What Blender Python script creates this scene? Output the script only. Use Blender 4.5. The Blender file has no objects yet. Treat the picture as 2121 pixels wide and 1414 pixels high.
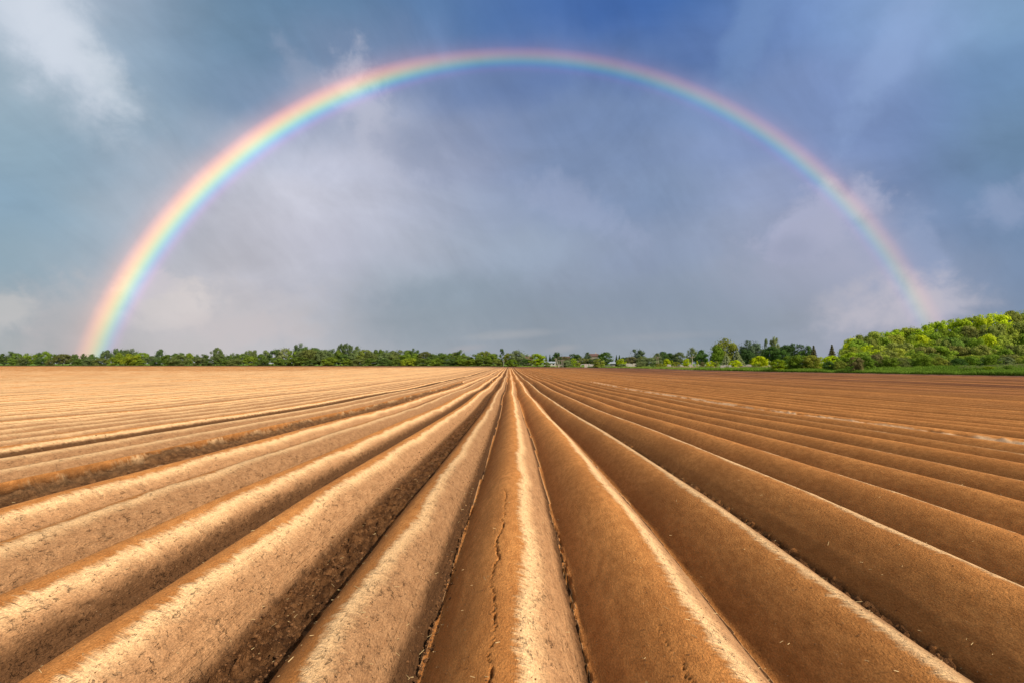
import bpy, math, random
import numpy as np

# ------------------------------------------------------------------ camera, world, sun, exposure
C = bpy.context.scene
COL = C.collection
R = math.radians
CAMZ = 1.17
F = 1000.0                     # focal length in photo pixels (2121 wide)
VX, HY = 1055.0, 752.0         # where the furrows vanish / horizon row in the photograph

cam_d = bpy.data.cameras.new('camera')
cam_d.sensor_width = 36.0
cam_d.lens = 36.0 * F / 2121.0
cam_d.clip_start = 0.05
cam_d.clip_end = 20000
cam = bpy.data.objects.new('camera', cam_d)
COL.objects.link(cam)
PITCH = math.atan(45 / F)
YAW = math.atan(5.5 / F)
cam.location = (0, 0, CAMZ)
cam.rotation_euler = (math.pi / 2 + PITCH, 0, -YAW)
C.camera = cam

C.view_settings.view_transform = 'Standard'
C.view_settings.look = 'None'
C.view_settings.exposure = 0.05
C.view_settings.gamma = 1.0
C.cycles.max_bounces = 5
C.cycles.diffuse_bounces = 3
C.cycles.glossy_bounces = 2
C.cycles.transmission_bounces = 3
C.cycles.transparent_max_bounces = 6
C.cycles.use_adaptive_sampling = True
C.cycles.adaptive_threshold = 0.015

SUN_AZ, SUN_EL = 140.0, 34.0    # azimuth clockwise from +Y (view direction)
sd = bpy.data.lights.new('sun', 'SUN')
sd.energy = 5.0
sd.angle = R(0.6)
sd.color = (1.0, 0.88, 0.72)
sun = bpy.data.objects.new('sun', sd)
COL.objects.link(sun)
a, e = R(SUN_AZ), R(SUN_EL)
from mathutils import Vector
tosun = Vector((math.sin(a) * math.cos(e), math.cos(a) * math.cos(e), math.sin(e)))
sun.rotation_euler = tosun.to_track_quat('Z', 'Y').to_euler()


def lin(c):
    out = []
    for v in c:
        v = v / 255.0
        out.append(v / 12.92 if v <= 0.04045 else ((v + 0.055) / 1.055) ** 2.4)
    return out


def px_of(az, el):
    """photo pixel seen in a sky direction (used only to look up the table of sky colours)"""
    A, E_ = R(az), R(el)
    x, y, z = math.sin(A) * math.cos(E_), math.cos(A) * math.cos(E_), math.sin(E_)
    X = x * math.cos(YAW) - y * math.sin(YAW)
    Yv = x * math.sin(YAW) + y * math.cos(YAW)
    Y2 = Yv * math.cos(PITCH) + z * math.sin(PITCH)
    Z2 = -Yv * math.sin(PITCH) + z * math.cos(PITCH)
    return 1060.5 + F * X / Y2, 707 - F * Z2 / Y2


def azel(px, py):
    x, y, z = (px - 1060.5) / F, 1.0, -(py - 707) / F
    y, z = y * math.cos(PITCH) - z * math.sin(PITCH), y * math.sin(PITCH) + z * math.cos(PITCH)
    x, y = x * math.cos(YAW) + y * math.sin(YAW), -x * math.sin(YAW) + y * math.cos(YAW)
    return math.degrees(math.atan2(x, y)), math.degrees(math.atan2(z, math.hypot(x, y)))


SX = [20, 150, 270, 420, 560, 700, 850, 1000, 1150, 1300, 1450, 1600, 1750, 1900, 2080]
SKY = {
    20: [(176,188,205),(166,180,200),(140,157,180),(108,138,165),(98,132,165),(98,130,166),(90,122,165),(80,114,168),(70,106,168),(62,100,167),(68,108,172),(104,135,188),(116,145,191),(134,161,206),(130,164,202)],
    120: [(155,174,192),(160,178,198),(146,164,186),(112,142,170),(112,138,170),(116,137,172),(98,122,165),(88,115,165),(84,112,168),(80,110,166),(86,115,172),(108,133,185),(122,146,195),(134,156,203),(118,150,192)],
    220: [(150,172,190),(154,172,190),(138,163,184),(125,150,178),(122,142,175),(158,166,190),(146,156,184),(118,135,172),(112,133,176),(113,136,180),(115,138,182),(124,144,190),(124,144,191),(115,138,185),(98,132,170)],
    320: [(142,168,188),(140,165,188),(138,161,182),(150,165,185),(188,191,210),(188,190,210),(162,168,192),(140,150,182),(118,138,175),(118,138,177),(128,146,186),(128,144,187),(110,132,176),(106,128,172),(108,135,165)],
    420: [(138,166,190),(138,163,182),(150,164,180),(194,194,209),(198,197,212),(190,191,208),(170,175,197),(150,162,192),(132,148,184),(122,142,178),(130,148,182),(150,158,190),(140,152,186),(110,132,172),(112,138,175)],
    520: [(138,164,182),(143,163,180),(172,177,191),(187,188,202),(194,193,207),(188,188,206),(166,172,189),(150,162,184),(148,162,186),(138,150,180),(138,152,180),(148,156,182),(158,162,190),(132,149,182),(115,138,172)],
    620: [(165,170,178),(158,167,179),(188,186,196),(192,189,197),(190,188,200),(178,180,194),(148,160,173),(140,154,172),(142,152,172),(138,150,170),(138,150,170),(140,152,170),(158,161,178),(170,168,187),(118,140,170)],
    700: [(160,168,172),(168,168,172),(186,183,187),(188,183,184),(185,182,190),(172,174,184),(152,160,172),(152,158,170),(145,155,168),(148,155,168),(140,150,165),(142,152,168),(155,158,175),(158,160,180),(120,142,172)],
    750: [(166,170,173),(172,170,173),(186,183,187),(188,184,184),(186,184,190),(176,177,185),(158,164,173),(155,160,171),(150,158,169),(150,157,169),(145,154,167),(146,155,169),(155,158,175),(158,160,180),(125,146,174)],
}
SYK = sorted(SKY)


def sky_at(px, py):
    px = min(max(px, SX[0]), SX[-1])
    py = min(max(py, SYK[0]), SYK[-1])
    cols = []
    for k in range(3):
        rows = [np.interp(px, SX, [lin(c)[k] for c in SKY[y]]) for y in SYK]
        cols.append(float(np.interp(py, SYK, rows)))
    return cols


AZLIM = 52.0
world = bpy.data.worlds.new('World')
C.world = world
world.use_nodes = True
nt = world.node_tree
nt.nodes.clear()


class NB:
    """small helper to write node graphs as expressions"""
    def __init__(self, nt): self.nt = nt
    def n(self, t, **kw):
        nd = self.nt.nodes.new(t)
        for k, v in kw.items(): setattr(nd, k, v)
        return nd
    def put(self, sock, v):
        if isinstance(v, bpy.types.NodeSocket): self.nt.links.new(v, sock)
        elif v is not None:
            if sock.type == 'RGBA' and len(v) == 3: v = (*v, 1)
            sock.default_value = v
    def m(self, op, a, b=None, c=None, clamp=False):
        nd = self.n('ShaderNodeMath', operation=op, use_clamp=clamp)
        for s, v in zip(nd.inputs, (a, b, c)):
            if v is not None: self.put(s, v)
        return nd.outputs[0]
    def v(self, op, a, b=None):
        nd = self.n('ShaderNodeVectorMath', operation=op)
        self.put(nd.inputs[0], a)
        if b is not None: self.put(nd.inputs[3 if op == 'SCALE' else 1], b)
        return nd.outputs['Value'] if op in ('DOT_PRODUCT', 'LENGTH') else nd.outputs[0]
    def sep(self, v):
        nd = self.n('ShaderNodeSeparateXYZ'); self.put(nd.inputs[0], v); return nd.outputs
    def comb(self, x, y, z):
        nd = self.n('ShaderNodeCombineXYZ')
        for s, q in zip(nd.inputs, (x, y, z)): self.put(s, q)
        return nd.outputs[0]
    def noise(self, vec, scale, detail=4, rough=0.5, dist=0.0, color=False):
        nd = self.n('ShaderNodeTexNoise')
        self.put(nd.inputs['Vector'], vec)
        nd.inputs['Scale'].default_value = scale
        nd.inputs['Detail'].default_value = detail
        nd.inputs['Roughness'].default_value = rough
        nd.inputs['Distortion'].default_value = dist
        return nd.outputs['Color' if color else 'Fac']
    def ss(self, v, lo, hi, a=0.0, b=1.0):
        nd = self.n('ShaderNodeMapRange', interpolation_type='SMOOTHSTEP')
        self.put(nd.inputs['Value'], v)
        for i, q in ((1, lo), (2, hi), (3, a), (4, b)): self.put(nd.inputs[i], q)
        return nd.outputs[0]
    def mix(self, f, a, b, mode='MIX'):
        nd = self.n('ShaderNodeMix', data_type='RGBA', blend_type=mode)
        self.put(nd.inputs[0], f); self.put(nd.inputs[6], a); self.put(nd.inputs[7], b)
        return nd.outputs[2]
    def ramp(self, f, stops, interp='LINEAR'):
        nd = self.n('ShaderNodeValToRGB')
        cr = nd.color_ramp; cr.interpolation = interp
        while len(cr.elements) < len(stops): cr.elements.new(0.5)
        for el, (p, c) in zip(cr.elements, stops):
            el.position = p; el.color = (*c, 1)
        self.put(nd.inputs[0], f)
        return nd.outputs[0]


g = NB(nt)
tc = g.n('ShaderNodeTexCoord')
D = g.v('NORMALIZE', tc.outputs['Generated'])
dx, dy, dz = g.sep(D)
DEG = 180 / math.pi
az0 = g.m('MULTIPLY', g.m('ARCTAN2', dx, dy), DEG)
el0 = g.m('MULTIPLY', g.m('ARCSINE', dz), DEG)
# the cloud layers drift and fray: warp the directions with broad and fine turbulence
wn = g.v('SUBTRACT', g.noise(D, 3.2, 5, 0.55, color=True), (0.5, 0.5, 0.5))
wx, wy, _ = g.sep(wn)
flat = g.ss(el0, 0.0, 14.0, 0.30, 1.0)
az = g.m('MULTIPLY_ADD', wx, 9.0, az0)
el = g.m('MULTIPLY_ADD', g.m('MULTIPLY', wy, flat), 9.0, el0)

ROWS = [0.4, 4, 8.5, 13, 17.5, 22, 26.5, 31, 37]
azf = g.m('DIVIDE', g.m('ADD', az, AZLIM), 2 * AZLIM, clamp=True)
NS = 21
behind = [lin((176, 184, 196)), lin((150, 168, 196))]
cur = None
prev = None
for i, elr in enumerate(ROWS):
    st = []
    for k in range(NS):
        azk = -AZLIM + 2 * AZLIM * k / (NS - 1)
        st.append((k / (NS - 1), sky_at(*px_of(azk, elr))))
    r = g.ramp(azf, st, 'B_SPLINE')
    if cur is None: cur = r
    else: cur = g.mix(g.ss(el, ROWS[i - 1], elr), cur, r)
# clear sky higher up and behind the camera, from the sky texture, veiled by cloud
nish = g.n('ShaderNodeTexSky', sky_type='NISHITA')
nish.sun_disc = False
nish.sun_elevation = R(SUN_EL)
nish.sun_rotation = R(SUN_AZ)
nish.dust_density = 2.0
veil = g.noise(D, 2.4, 5, 0.6)
clear = g.mix(g.ss(veil, 0.35, 0.62), g.v('SCALE', nish.outputs[0], 0.085), lin((188, 196, 208)))
absaz = g.m('ABSOLUTE', az)
away = g.m('MAXIMUM', g.ss(absaz, 50, 78), g.ss(el, 38, 58))
sky = g.mix(away, cur, clear)

# soft streaks and billows of the shower clouds
st1 = g.noise(g.v('MULTIPLY', D, (1.0, 1.0, 1.5)), 3.8, 7, 0.56, 0.7)
st2 = g.noise(g.v('MULTIPLY', g.comb(g.m('ADD', dx, g.m('MULTIPLY', dz, 0.6)), dy, dz), (2.6, 1.0, 1.0)), 6.0, 6, 0.6, 0.5)
tex = g.m('ADD', g.m('MULTIPLY', g.m('SUBTRACT', st1, 0.5), 0.52), g.m('MULTIPLY', g.m('SUBTRACT', st2, 0.5), 0.20))
tex = g.m('MULTIPLY', tex, g.ss(el0, -2, 20, 0.75, 1.15))
sky = g.v('SCALE', sky, g.m('ADD', 1.0, tex))

# single clouds: (az, el, half width, half height, tilt deg, colour, strength, edge noise scale, sharpness)
frn = g.noise(D, 16.0, 6, 0.6, 0.4)
frb = g.noise(D, 34.0, 5, 0.6, 0.3)
frl = g.noise(D, 7.0, 4, 0.6, 0.6)
fro = g.m('ADD', g.m('ADD', g.m('MULTIPLY', g.m('SUBTRACT', frn, 0.5), 2.2), g.m('MULTIPLY', g.m('SUBTRACT', frb, 0.5), 1.0)), g.m('MULTIPLY', g.m('SUBTRACT', frl, 0.5), 2.6))


def cloud(px, py, rx, ry, tilt, col, strength, soft=0.5, rag=1.0):
    global sky
    a_, e_ = azel(px, py)
    k = math.cos(R(a_)) ** 2 if True else 1
    rx = rx / F * DEG * (math.cos(R(a_)) ** 2); ry = ry / F * DEG * math.cos(R(a_))
    ct, stt = math.cos(R(tilt)), math.sin(R(tilt))
    u = g.m('SUBTRACT', az0, a_)
    v = g.m('SUBTRACT', el0, e_)
    uu = g.m('DIVIDE', g.m('ADD', g.m('MULTIPLY', u, ct), g.m('MULTIPLY', v, stt)), rx)
    vv = g.m('DIVIDE', g.m('SUBTRACT', g.m('MULTIPLY', v, ct), g.m('MULTIPLY', u, stt)), ry)
    d = g.m('SQRT', g.m('ADD', g.m('MULTIPLY', uu, uu), g.m('MULTIPLY', vv, vv)))
    d = g.m('ADD', d, g.m('MULTIPLY', fro, rag))
    f = g.m('MULTIPLY', g.ss(d, 1.0 - soft, 1.0 + soft, 1.0, 0.0), strength)
    sky = g.mix(f, sky, lin(col))


CLOUDS = [
    (110, 90, 190, 70, -45, (198, 206, 222), .55, .9, .8), (120, 80, 140, 40, -48, (214, 219, 233), .6, .8, .8), (215, 150, 80, 28, -58, (200, 209, 222), .55, .8, .6), (30, 20, 150, 60, -10, (208, 215, 230), .5, .7, .9),
    (620, 150, 60, 25, -45, (152, 162, 188), .45, .6, .9), (765, 245, 100, 46, -62, (186, 188, 208), .65, .6, 1.0), (470, 670, 260, 60, 0, (200, 193, 198), .6, .9, .9), (350, 632, 95, 42, 0, (214, 205, 206), .8, .5, 1.0), (200, 640, 120, 70, 20, (182, 180, 186), .45, .9, .9),
    (300, 592, 55, 26, 10, (198, 192, 202), .6, .4, 1.0), (12, 640, 62, 38, 0, (192, 190, 192), .75, .5, .8), (150, 690, 80, 50, 0, (178, 174, 178), .5, .6, .9),
    (540, 680, 120, 32, 0, (198, 189, 193), .55, .6, .9),
    (1045, 694, 80, 7, 4, (174, 174, 180), .55, .9, .9), (965, 722, 34, 7, 8, (172, 168, 174), .45, .8, .5),
    (1165, 722, 32, 7, 8, (170, 168, 174), .45, .8, .5), (1370, 697, 110, 8, 2, (160, 163, 174), .45, .8, .5),
    (1690, 460, 120, 52, 22, (172, 175, 203), .75, .55, 1.0), (1620, 570, 150, 60, 0, (162, 164, 189), .4, .9, .8), (1770, 510, 80, 60, -30, (168, 171, 195), .5, .9, .8),
    (1640, 512, 40, 20, 0, (132, 142, 168), .35, .9, .6),
    (1915, 530, 42, 95, 8, (144, 158, 192), .7, .5, 1.0), (1840, 632, 120, 46, 12, (194, 188, 200), .8, .7, .9), (2085, 425, 75, 42, 25, (146, 160, 194), .6, .6, 1.0),
    (930, 650, 200, 45, 5, (138, 151, 165), .5, .9, .6), (1350, 640, 260, 50, 0, (134, 146, 164), .45, .9, .6), (1150, 500, 200, 60, -10, (148, 160, 182), .3, .9, .6),
    (850, 315, 75, 35, -20, (136, 147, 176), .5, .7, .9), (1205, 435, 120, 32, -28, (154, 165, 197), .5, .6, .9), (910, 600, 130, 26, 12, (136, 150, 167), .4, .7, .8),
    (1850, 90, 190, 36, 55, (142, 166, 210), .45, .7, .9), (1560, 40, 90, 30, 60, (118, 148, 196), .4, .7, .9),
]
for c_ in CLOUDS: cloud(*c_)

# the rainbow: a cone of 42.4 degrees round one direction of the sky
ARA, ARE = R(0.71), R(-9.44)
anti = (math.sin(ARA) * math.cos(ARE), math.cos(ARA) * math.cos(ARE), math.sin(ARE))
theta = g.m('MULTIPLY', g.m('ARCCOSINE', g.v('DOT_PRODUCT', D, anti)), DEG)
azr = g.m('SUBTRACT', az0, 0.71)
# the bow is broad and strong at its left foot, thin and faint over the top and to the right
T0, T1 = 39.5, 45.5
wid = g.ramp(g.m('DIVIDE', g.m('ADD', azr, 45), 90, clamp=True),
             [(0.0, (1.06,) * 3), (0.12, (1.06,) * 3), (0.3, (1.05,) * 3), (0.45, (.85,) * 3), (0.6, (0.85,) * 3), (1.0, (0.9,) * 3)])
tt = g.m('ADD', 42.43, g.m('DIVIDE', g.m('SUBTRACT', theta, 42.43), wid))
rf = g.m('DIVIDE', g.m('SUBTRACT', tt, T0), T1 - T0, clamp=True)


def rp(t): return (t - T0) / (T1 - T0)


bow = g.ramp(rf, [(rp(40.3), (0, 0, 0)), (rp(40.9), (.02, .01, .03)), (rp(41.25), (.09, .01, .13)), (rp(41.6), (.0, .08, .26)),
                  (rp(41.9), (.0, .25, .24)), (rp(42.2), (.20, .38, .10)), (rp(42.5), (.45, .35, .0)), (rp(42.85), (.64, .25, .0)),
                  (rp(43.25), (.46, .11, .02)), (rp(43.7), (.09, .02, .0)), (rp(44.8), (0, 0, 0))], 'B_SPLINE')
stre = g.ramp(g.m('DIVIDE', g.m('ADD', azr, 45), 90, clamp=True),
              [(0.0, (.8,) * 3), (0.08, (1.0,) * 3), (0.2, (1.12,) * 3), (0.30, (.85,) * 3), (0.40, (.44,) * 3), (0.5, (.31,) * 3), (0.66, (.29,) * 3),
               (0.85, (.36,) * 3), (0.95, (.2,) * 3), (1.0, (.14,) * 3)])
stre = g.m('MULTIPLY', stre, g.ss(el0, 0.0, 7.0, 0.6, 1.0))
sky = g.v('ADD', sky, g.v('SCALE', bow, stre))

sky = g.v('MULTIPLY', sky, (.985, 1.0, .975))
hs = g.n('ShaderNodeHueSaturation'); hs.inputs['Saturation'].default_value = 0.98
g.put(hs.inputs['Color'], sky); sky = hs.outputs[0]
bg = g.n('ShaderNodeBackground')
g.put(bg.inputs[0], sky)
bg.inputs[1].default_value = 1.0
wo = g.n('ShaderNodeOutputWorld')
nt.links.new(bg.outputs[0], wo.inputs[0])
world.cycles.sampling_method = 'MANUAL'
world.cycles.sample_map_resolution = 512

# ------------------------------------------------------------------ helpers
rng = np.random.default_rng(7)
random.seed(5)


def tag(o, label=None, cat=None, group=None, kind=None):
    if label: o['label'] = label
    if cat: o['category'] = cat
    if group: o['group'] = group
    if kind: o['kind'] = kind
    return o


def mesh_np(name, verts, faces, smooth=True):
    """verts (n,3), faces (m,k) arrays -> mesh"""
    me = bpy.data.meshes.new(name)
    n, m, k = len(verts), len(faces), faces.shape[1]
    me.vertices.add(n)
    me.vertices.foreach_set('co', np.asarray(verts, np.float32).ravel())
    me.loops.add(m * k)
    me.loops.foreach_set('vertex_index', np.asarray(faces, np.int32).ravel())
    me.polygons.add(m)
    me.polygons.foreach_set('loop_start', np.arange(0, m * k, k, dtype=np.int32))
    me.polygons.foreach_set('loop_total', np.full(m, k, np.int32))
    me.polygons.foreach_set('use_smooth', np.full(m, smooth))
    me.update(calc_edges=True)
    return me


def link(name, me, m=None, parent=None):
    o = bpy.data.objects.new(name, me)
    COL.objects.link(o)
    if m is not None and len(me.materials) == 0: me.materials.append(m)
    if parent is not None: o.parent = parent
    return o


def attr(me, name, vals):
    at = me.attributes.new(name, 'FLOAT', 'POINT')
    at.data.foreach_set('value', np.asarray(vals, np.float32).ravel())


def hsh(ix, iy, s):
    h = (ix.astype(np.int64) * 374761393 + iy.astype(np.int64) * 668265263 + s * 1442695041) & 0xFFFFFFFF
    h = ((h ^ (h >> 13)) * 1274126177) & 0xFFFFFFFF
    return ((h ^ (h >> 16)) & 0xFFFFFF) / float(0xFFFFFF)


def vn(x, y, s=0):
    """value noise in -1..1"""
    ix, iy = np.floor(x), np.floor(y)
    fx, fy = x - ix, y - iy
    fx = fx * fx * (3 - 2 * fx); fy = fy * fy * (3 - 2 * fy)
    a_ = hsh(ix, iy, s); b_ = hsh(ix + 1, iy, s); c_ = hsh(ix, iy + 1, s); d_ = hsh(ix + 1, iy + 1, s)
    return 2 * ((a_ + (b_ - a_) * fx) * (1 - fy) + (c_ + (d_ - c_) * fx) * fy) - 1


def fbm(x, y, s=0, o=3):
    t, amp, tot = 0, 1.0, 0
    for k in range(o):
        t = t + amp * vn(x * 2 ** k + 17 * k, y * 2 ** k, s + k); tot += amp; amp *= 0.5
    return t / tot


def smooth(x, lo, hi):
    t = np.clip((x - lo) / (hi - lo), 0, 1)
    return t * t * (3 - 2 * t)


# ------------------------------------------------------------------ the lie of the land
EDGE_AZ = [-85, -60, -46.5, -29, -3, 4, 8, 13.8, 21.6, 28.6, 32.8, 40.2, 46.8, 55, 70, 88]
EDGE_Y = [120, 300, 440, 430, 350, 300, 272, 226, 151, 122, 111, 90, 76, 60, 34, 3]


def edge_R(azd):
    """distance to the far edge of the field in a compass direction"""
    y = np.interp(azd, EDGE_AZ, EDGE_Y)
    return y / np.maximum(np.cos(np.radians(azd)), 0.03)


def land(X, Y):
    z = -1.0 * (1 - np.exp(-np.maximum(Y - 4, 0) / 42.0))
    w = smooth(Y, 5, 16)
    z = z + w * (0.045 * np.sin(Y / 3.1 + X * 0.012 + 0.6) * np.exp(-Y / 30) + 0.06 * np.sin(Y / 8.7 + X * 0.02 + 2.0) * np.exp(-Y / 70))
    return z


def skyline(px):
    return np.interp(px, [1700, 1735, 1745, 1770, 1800, 1830, 1870, 1900, 1940, 1990, 2040, 2080, 2121, 2300], [730, 722, 708, 695, 689, 686, 681, 677, 667, 657, 650, 645, 639, 620])


def topline(px, t):
    lo = np.interp(px, [1700, 1760, 1900, 2121], [742, 737, 733, 735])
    return lo + (skyline(px) - lo) * t


HT = 9.0


def ground_z(X, Y):
    """height of the ground beyond the field"""
    X = np.asarray(X, float); Y = np.asarray(Y, float)
    Rr = np.hypot(X, Y)
    azd = np.degrees(np.arctan2(X, Y))
    base = -1.0 * (1 - np.exp(-np.maximum(Y - 4, 0) / 42.0)) + 0.04
    s = Rr - edge_R(azd)
    bank = np.interp(azd, [-40, 8, 15, 30, 40, 47], [0, 0.05, .25, .55, .8, 1.1])
    base = base + bank * smooth(s, 0, 9)
    px = VX + F * X / np.maximum(Y, 1)
    t = np.clip((Y - 112) / 78.0, 0, 1.0)
    hz = CAMZ + (HY - topline(px, t)) / F * np.minimum(Y, 215) - HT
    k = smooth(px, 1720, 1790) * smooth(Y, 100, 130)
    return np.where(k > 0, base + np.maximum(hz - base, 0) * k, base)


# valleys between the ridges: (position, floor width)
VAL = [(-8.5, .16), (-7.78, .02), (-7.07, .03), (-6.28, .34), (-5.52, .02), (-4.84, .03), (-4.12, .13), (-3.27, .02), (-2.62, .03),
       (-1.89, .02), (-1.12, .27), (-.385, .05), (.335, .02), (1.08, .03), (1.87, .17), (2.72, .02), (3.43, .03), (4.15, .02), (4.95, .24)]
v = -8.5
while v > -520:
    for d_, w_ in ((.72, .02), (1.44, .03), (2.16, .02), (3.06, .22)): VAL.insert(0, (v - d_, w_))
    v -= 3.06
v = 4.95
while v < 260:
    for d_, w_ in ((.80, .02), (1.52, .03), (2.24, .02), (3.06, .22)): VAL.append((v + d_, w_))
    v += 3.06
DAMP_SHADE = {-1.89: .43, -6.28: .55, -7.78: .45, -1.12: .10, -.385: .20, .335: .12, -2.62: .10, -3.27: .30, 1.08: .10, 1.87: .2, -4.84: .22, -7.07: .25}  # per valley: width of the dark foot, moist earth with furrow shadow painted in
VD = np.array([DAMP_SHADE.get(q[0], .06 + .14 * ((abs(q[0]) * 7.31) % 1.0)) for q in VAL])
VC = np.array([q[0] for q in VAL]); VW = np.array([q[1] for q in VAL])


def field_surface(X, Y, fine=True):
    sway = 0.12 * (1 - np.exp(-np.maximum(Y - 2, 0) / 6.0)) + smooth(Y, 4, 14) * (0.022 * np.sin(Y / 2.3) + 0.045 * np.sin(Y / 5.9 + 1)) + 0.06 * smooth(Y, 30, 90) * np.sin(Y / 31.0)
    xs = X - sway
    i = np.clip(np.searchsorted(VC, xs) - 1, 0, len(VC) - 2)
    xs = xs + 0.008 * vn(i * 3.7, Y * 0.35, 3) + 0.005 * vn(i * 1.3 + 9, Y * 2.1, 4)
    i = np.clip(np.searchsorted(VC, xs) - 1, 0, len(VC) - 2)
    a_ = VC[i] + VW[i] / 2; b_ = VC[i + 1] - VW[i + 1] / 2
    c_ = (a_ + b_) / 2; hw = (b_ - a_) / 2
    u = (xs - c_) / hw
    s = np.minimum(np.abs(u), 1)
    p = np.where(u > 0, 0.85 * (1 - s ** 2.1) + 0.15 * (0.5 + 0.5 * np.cos(np.pi * s)), 0.55 * (1 - s ** 2.0) + 0.45 * (0.5 + 0.5 * np.cos(np.pi * s)))
    H = 0.255 + 0.012 * vn(i * 5.1, Y * 0.2, 5)
    z = -0.125 + H * p
    out = np.abs(u) - 1
    tr = smooth(out * hw, -0.03, 0.02) * (np.where(u > 0, VW[i + 1], VW[i]) > 0.1)
    rid = hsh(i, i * 0 + 3, 11)
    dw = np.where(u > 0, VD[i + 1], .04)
    deep = VD[i + 1] * smooth(u, .5, 1.0) + VD[i] * (1 - smooth(u, -1.0, -.7))
    z = z - .10 * deep - .06 * smooth(u, .55, .72) * (VD[i + 1] > .4)
    z = z - .035 * smooth(np.abs(u), .80, 1.0) * smooth(-X, 1.3, 2.0)
    dryc = np.zeros_like(u)
    if fine:
        # crumbly foot of the sun-side flank and the tine marks along it
        foot = smooth(u, 0.72, 1.0)
        z = z + foot * (0.012 + .02 * (dw > .4)) * fbm(X * 22, Y * 14, 21) * (1 - tr)
        lump = fbm(X * 30, Y * 14, 31, 3)
        z = z + smooth(u, .1, .35) * (1 - foot) * 0.0035 * lump
        z = z + (1 - smooth(u, .0, .3)) * 0.0012 * lump
        # cloddy floors of the wheel tracks
        cl = np.abs(fbm(X * 18, Y * 18, 41, 3)); cl2 = np.abs(fbm(X * 7, Y * 6, 47, 2))
        z = z + tr * (0.075 * cl + 0.06 * cl2 - 0.04)
        # ragged bank beside the track at x = -4.2, broken crest at x = 7.6
        rgd = np.abs(xs + 4.38) + .05 * fbm(X * 6, Y * 3.1, 51, 4)
        rg = smooth(-rgd, -0.125, -0.085)
        z = z + rg * (0.05 * fbm(X * 16, Y * 12, 52, 3) - .095 * (1 - .6 * smooth(fbm(Y * .8, Y * 0, 54), 0, .4)))
        tr = np.maximum(tr, rg * .9)  # bank takes the dark track colour, painting in its shadow
        rb = smooth(-np.abs(xs - 7.35), -0.20, -0.02)
        z = z + rb * (0.02 + 0.06 * np.abs(fbm(X * 12, Y * 6, 57, 3)))
        dryc = smooth(-np.abs(xs - 7.33), -0.12, -0.04) * smooth(fbm(X * 14, Y * 1.6, 58, 3), -.15, .15)
        # drying cracks: jagged, interrupted, running along the crests and feet
        def crack(x0, ya, yb, wdt, dep, seed, amp):
            xc = x0 + amp * vn(Y * 9, Y * 0, seed) + amp * .7 * vn(Y * 31, Y * 0, seed + 1) + .02 * vn(Y * 1.7, Y * 0, seed + 2)
            wv = wdt * (0.35 + 0.65 * smooth(vn(Y * 3.3, Y * 0, seed + 3), -.5, .5))
            k = smooth(-np.abs(xs - xc), -wv, -wv * .3) * smooth(Y, ya, ya + .2) * (1 - smooth(Y, yb - .8, yb))
            return -dep * k
        z = z + crack(-.065, 1.2, 4.4, .0062, .035, 61, .013)
        z = z + crack(.335, 1.2, 4.4, .010, .05, 71, .006)
        z = z + crack(.62, 1.2, 2.3, .006, .02, 81, .012)
        z = z + crack(-.39, 1.2, 9.0, .016, .03, 91, .012)
    azd = np.degrees(np.arctan2(X, np.maximum(Y, 1e-3)))
    rem = edge_R(azd) - np.hypot(X, Y)
    cosz = np.cos(np.radians(azd))
    hd = np.where(Y > 5, 1 - smooth(rem, 9, 17), 0)             # the headland, worked crosswise
    z = z * (1 - 0.75 * hd) + land(X, Y) + hd * 0.03 * np.sin(rem * 4.2)
    z = np.where(Y > 5, z - 1.2 * smooth(-rem, 0.0, 3.0), z)
    hw_ = np.interp(azd, [-46, -10, 0, 8, 20, 47], [200, 160, 130, 100, 42, 14])
    hd = np.where(Y > 5, 1 - smooth(rem + 8 * vn(X * .05, Y * .02, 77), .45 * hw_, 1.1 * hw_), 0)
    return z, u, tr, rid, hd, rem, dryc, dw


# ------------------------------------------------------------------ soil
def new_mat(name):
    m = bpy.data.materials.new(name); m.use_nodes = True
    m.node_tree.nodes.clear()
    return m, NB(m.node_tree)


def finish(m, b, col, rough=0.9, bump=None, dist=0.01, strength=1.0, spec=0.2, trans=None):
    nd = b.n('ShaderNodeBsdfPrincipled')
    b.put(nd.inputs['Base Color'], col); b.put(nd.inputs['Roughness'], rough)
    nd.inputs['Specular IOR Level'].default_value = spec
    if bump is not None:
        bp = b.n('ShaderNodeBump'); bp.inputs['Distance'].default_value = dist; bp.inputs['Strength'].default_value = strength
        b.put(bp.inputs['Height'], bump)
        m.node_tree.links.new(bp.outputs[0], nd.inputs['Normal'])
    out = b.n('ShaderNodeOutputMaterial')
    if trans:
        tr = b.n('ShaderNodeBsdfTranslucent'); b.put(tr.inputs[0], col)
        mx = b.n('ShaderNodeMixShader'); mx.inputs[0].default_value = trans
        m.node_tree.links.new(nd.outputs[0], mx.inputs[1]); m.node_tree.links.new(tr.outputs[0], mx.inputs[2])
        m.node_tree.links.new(mx.outputs[0], out.inputs[0])
    else:
        m.node_tree.links.new(nd.outputs[0], out.inputs[0])
    return m


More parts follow.
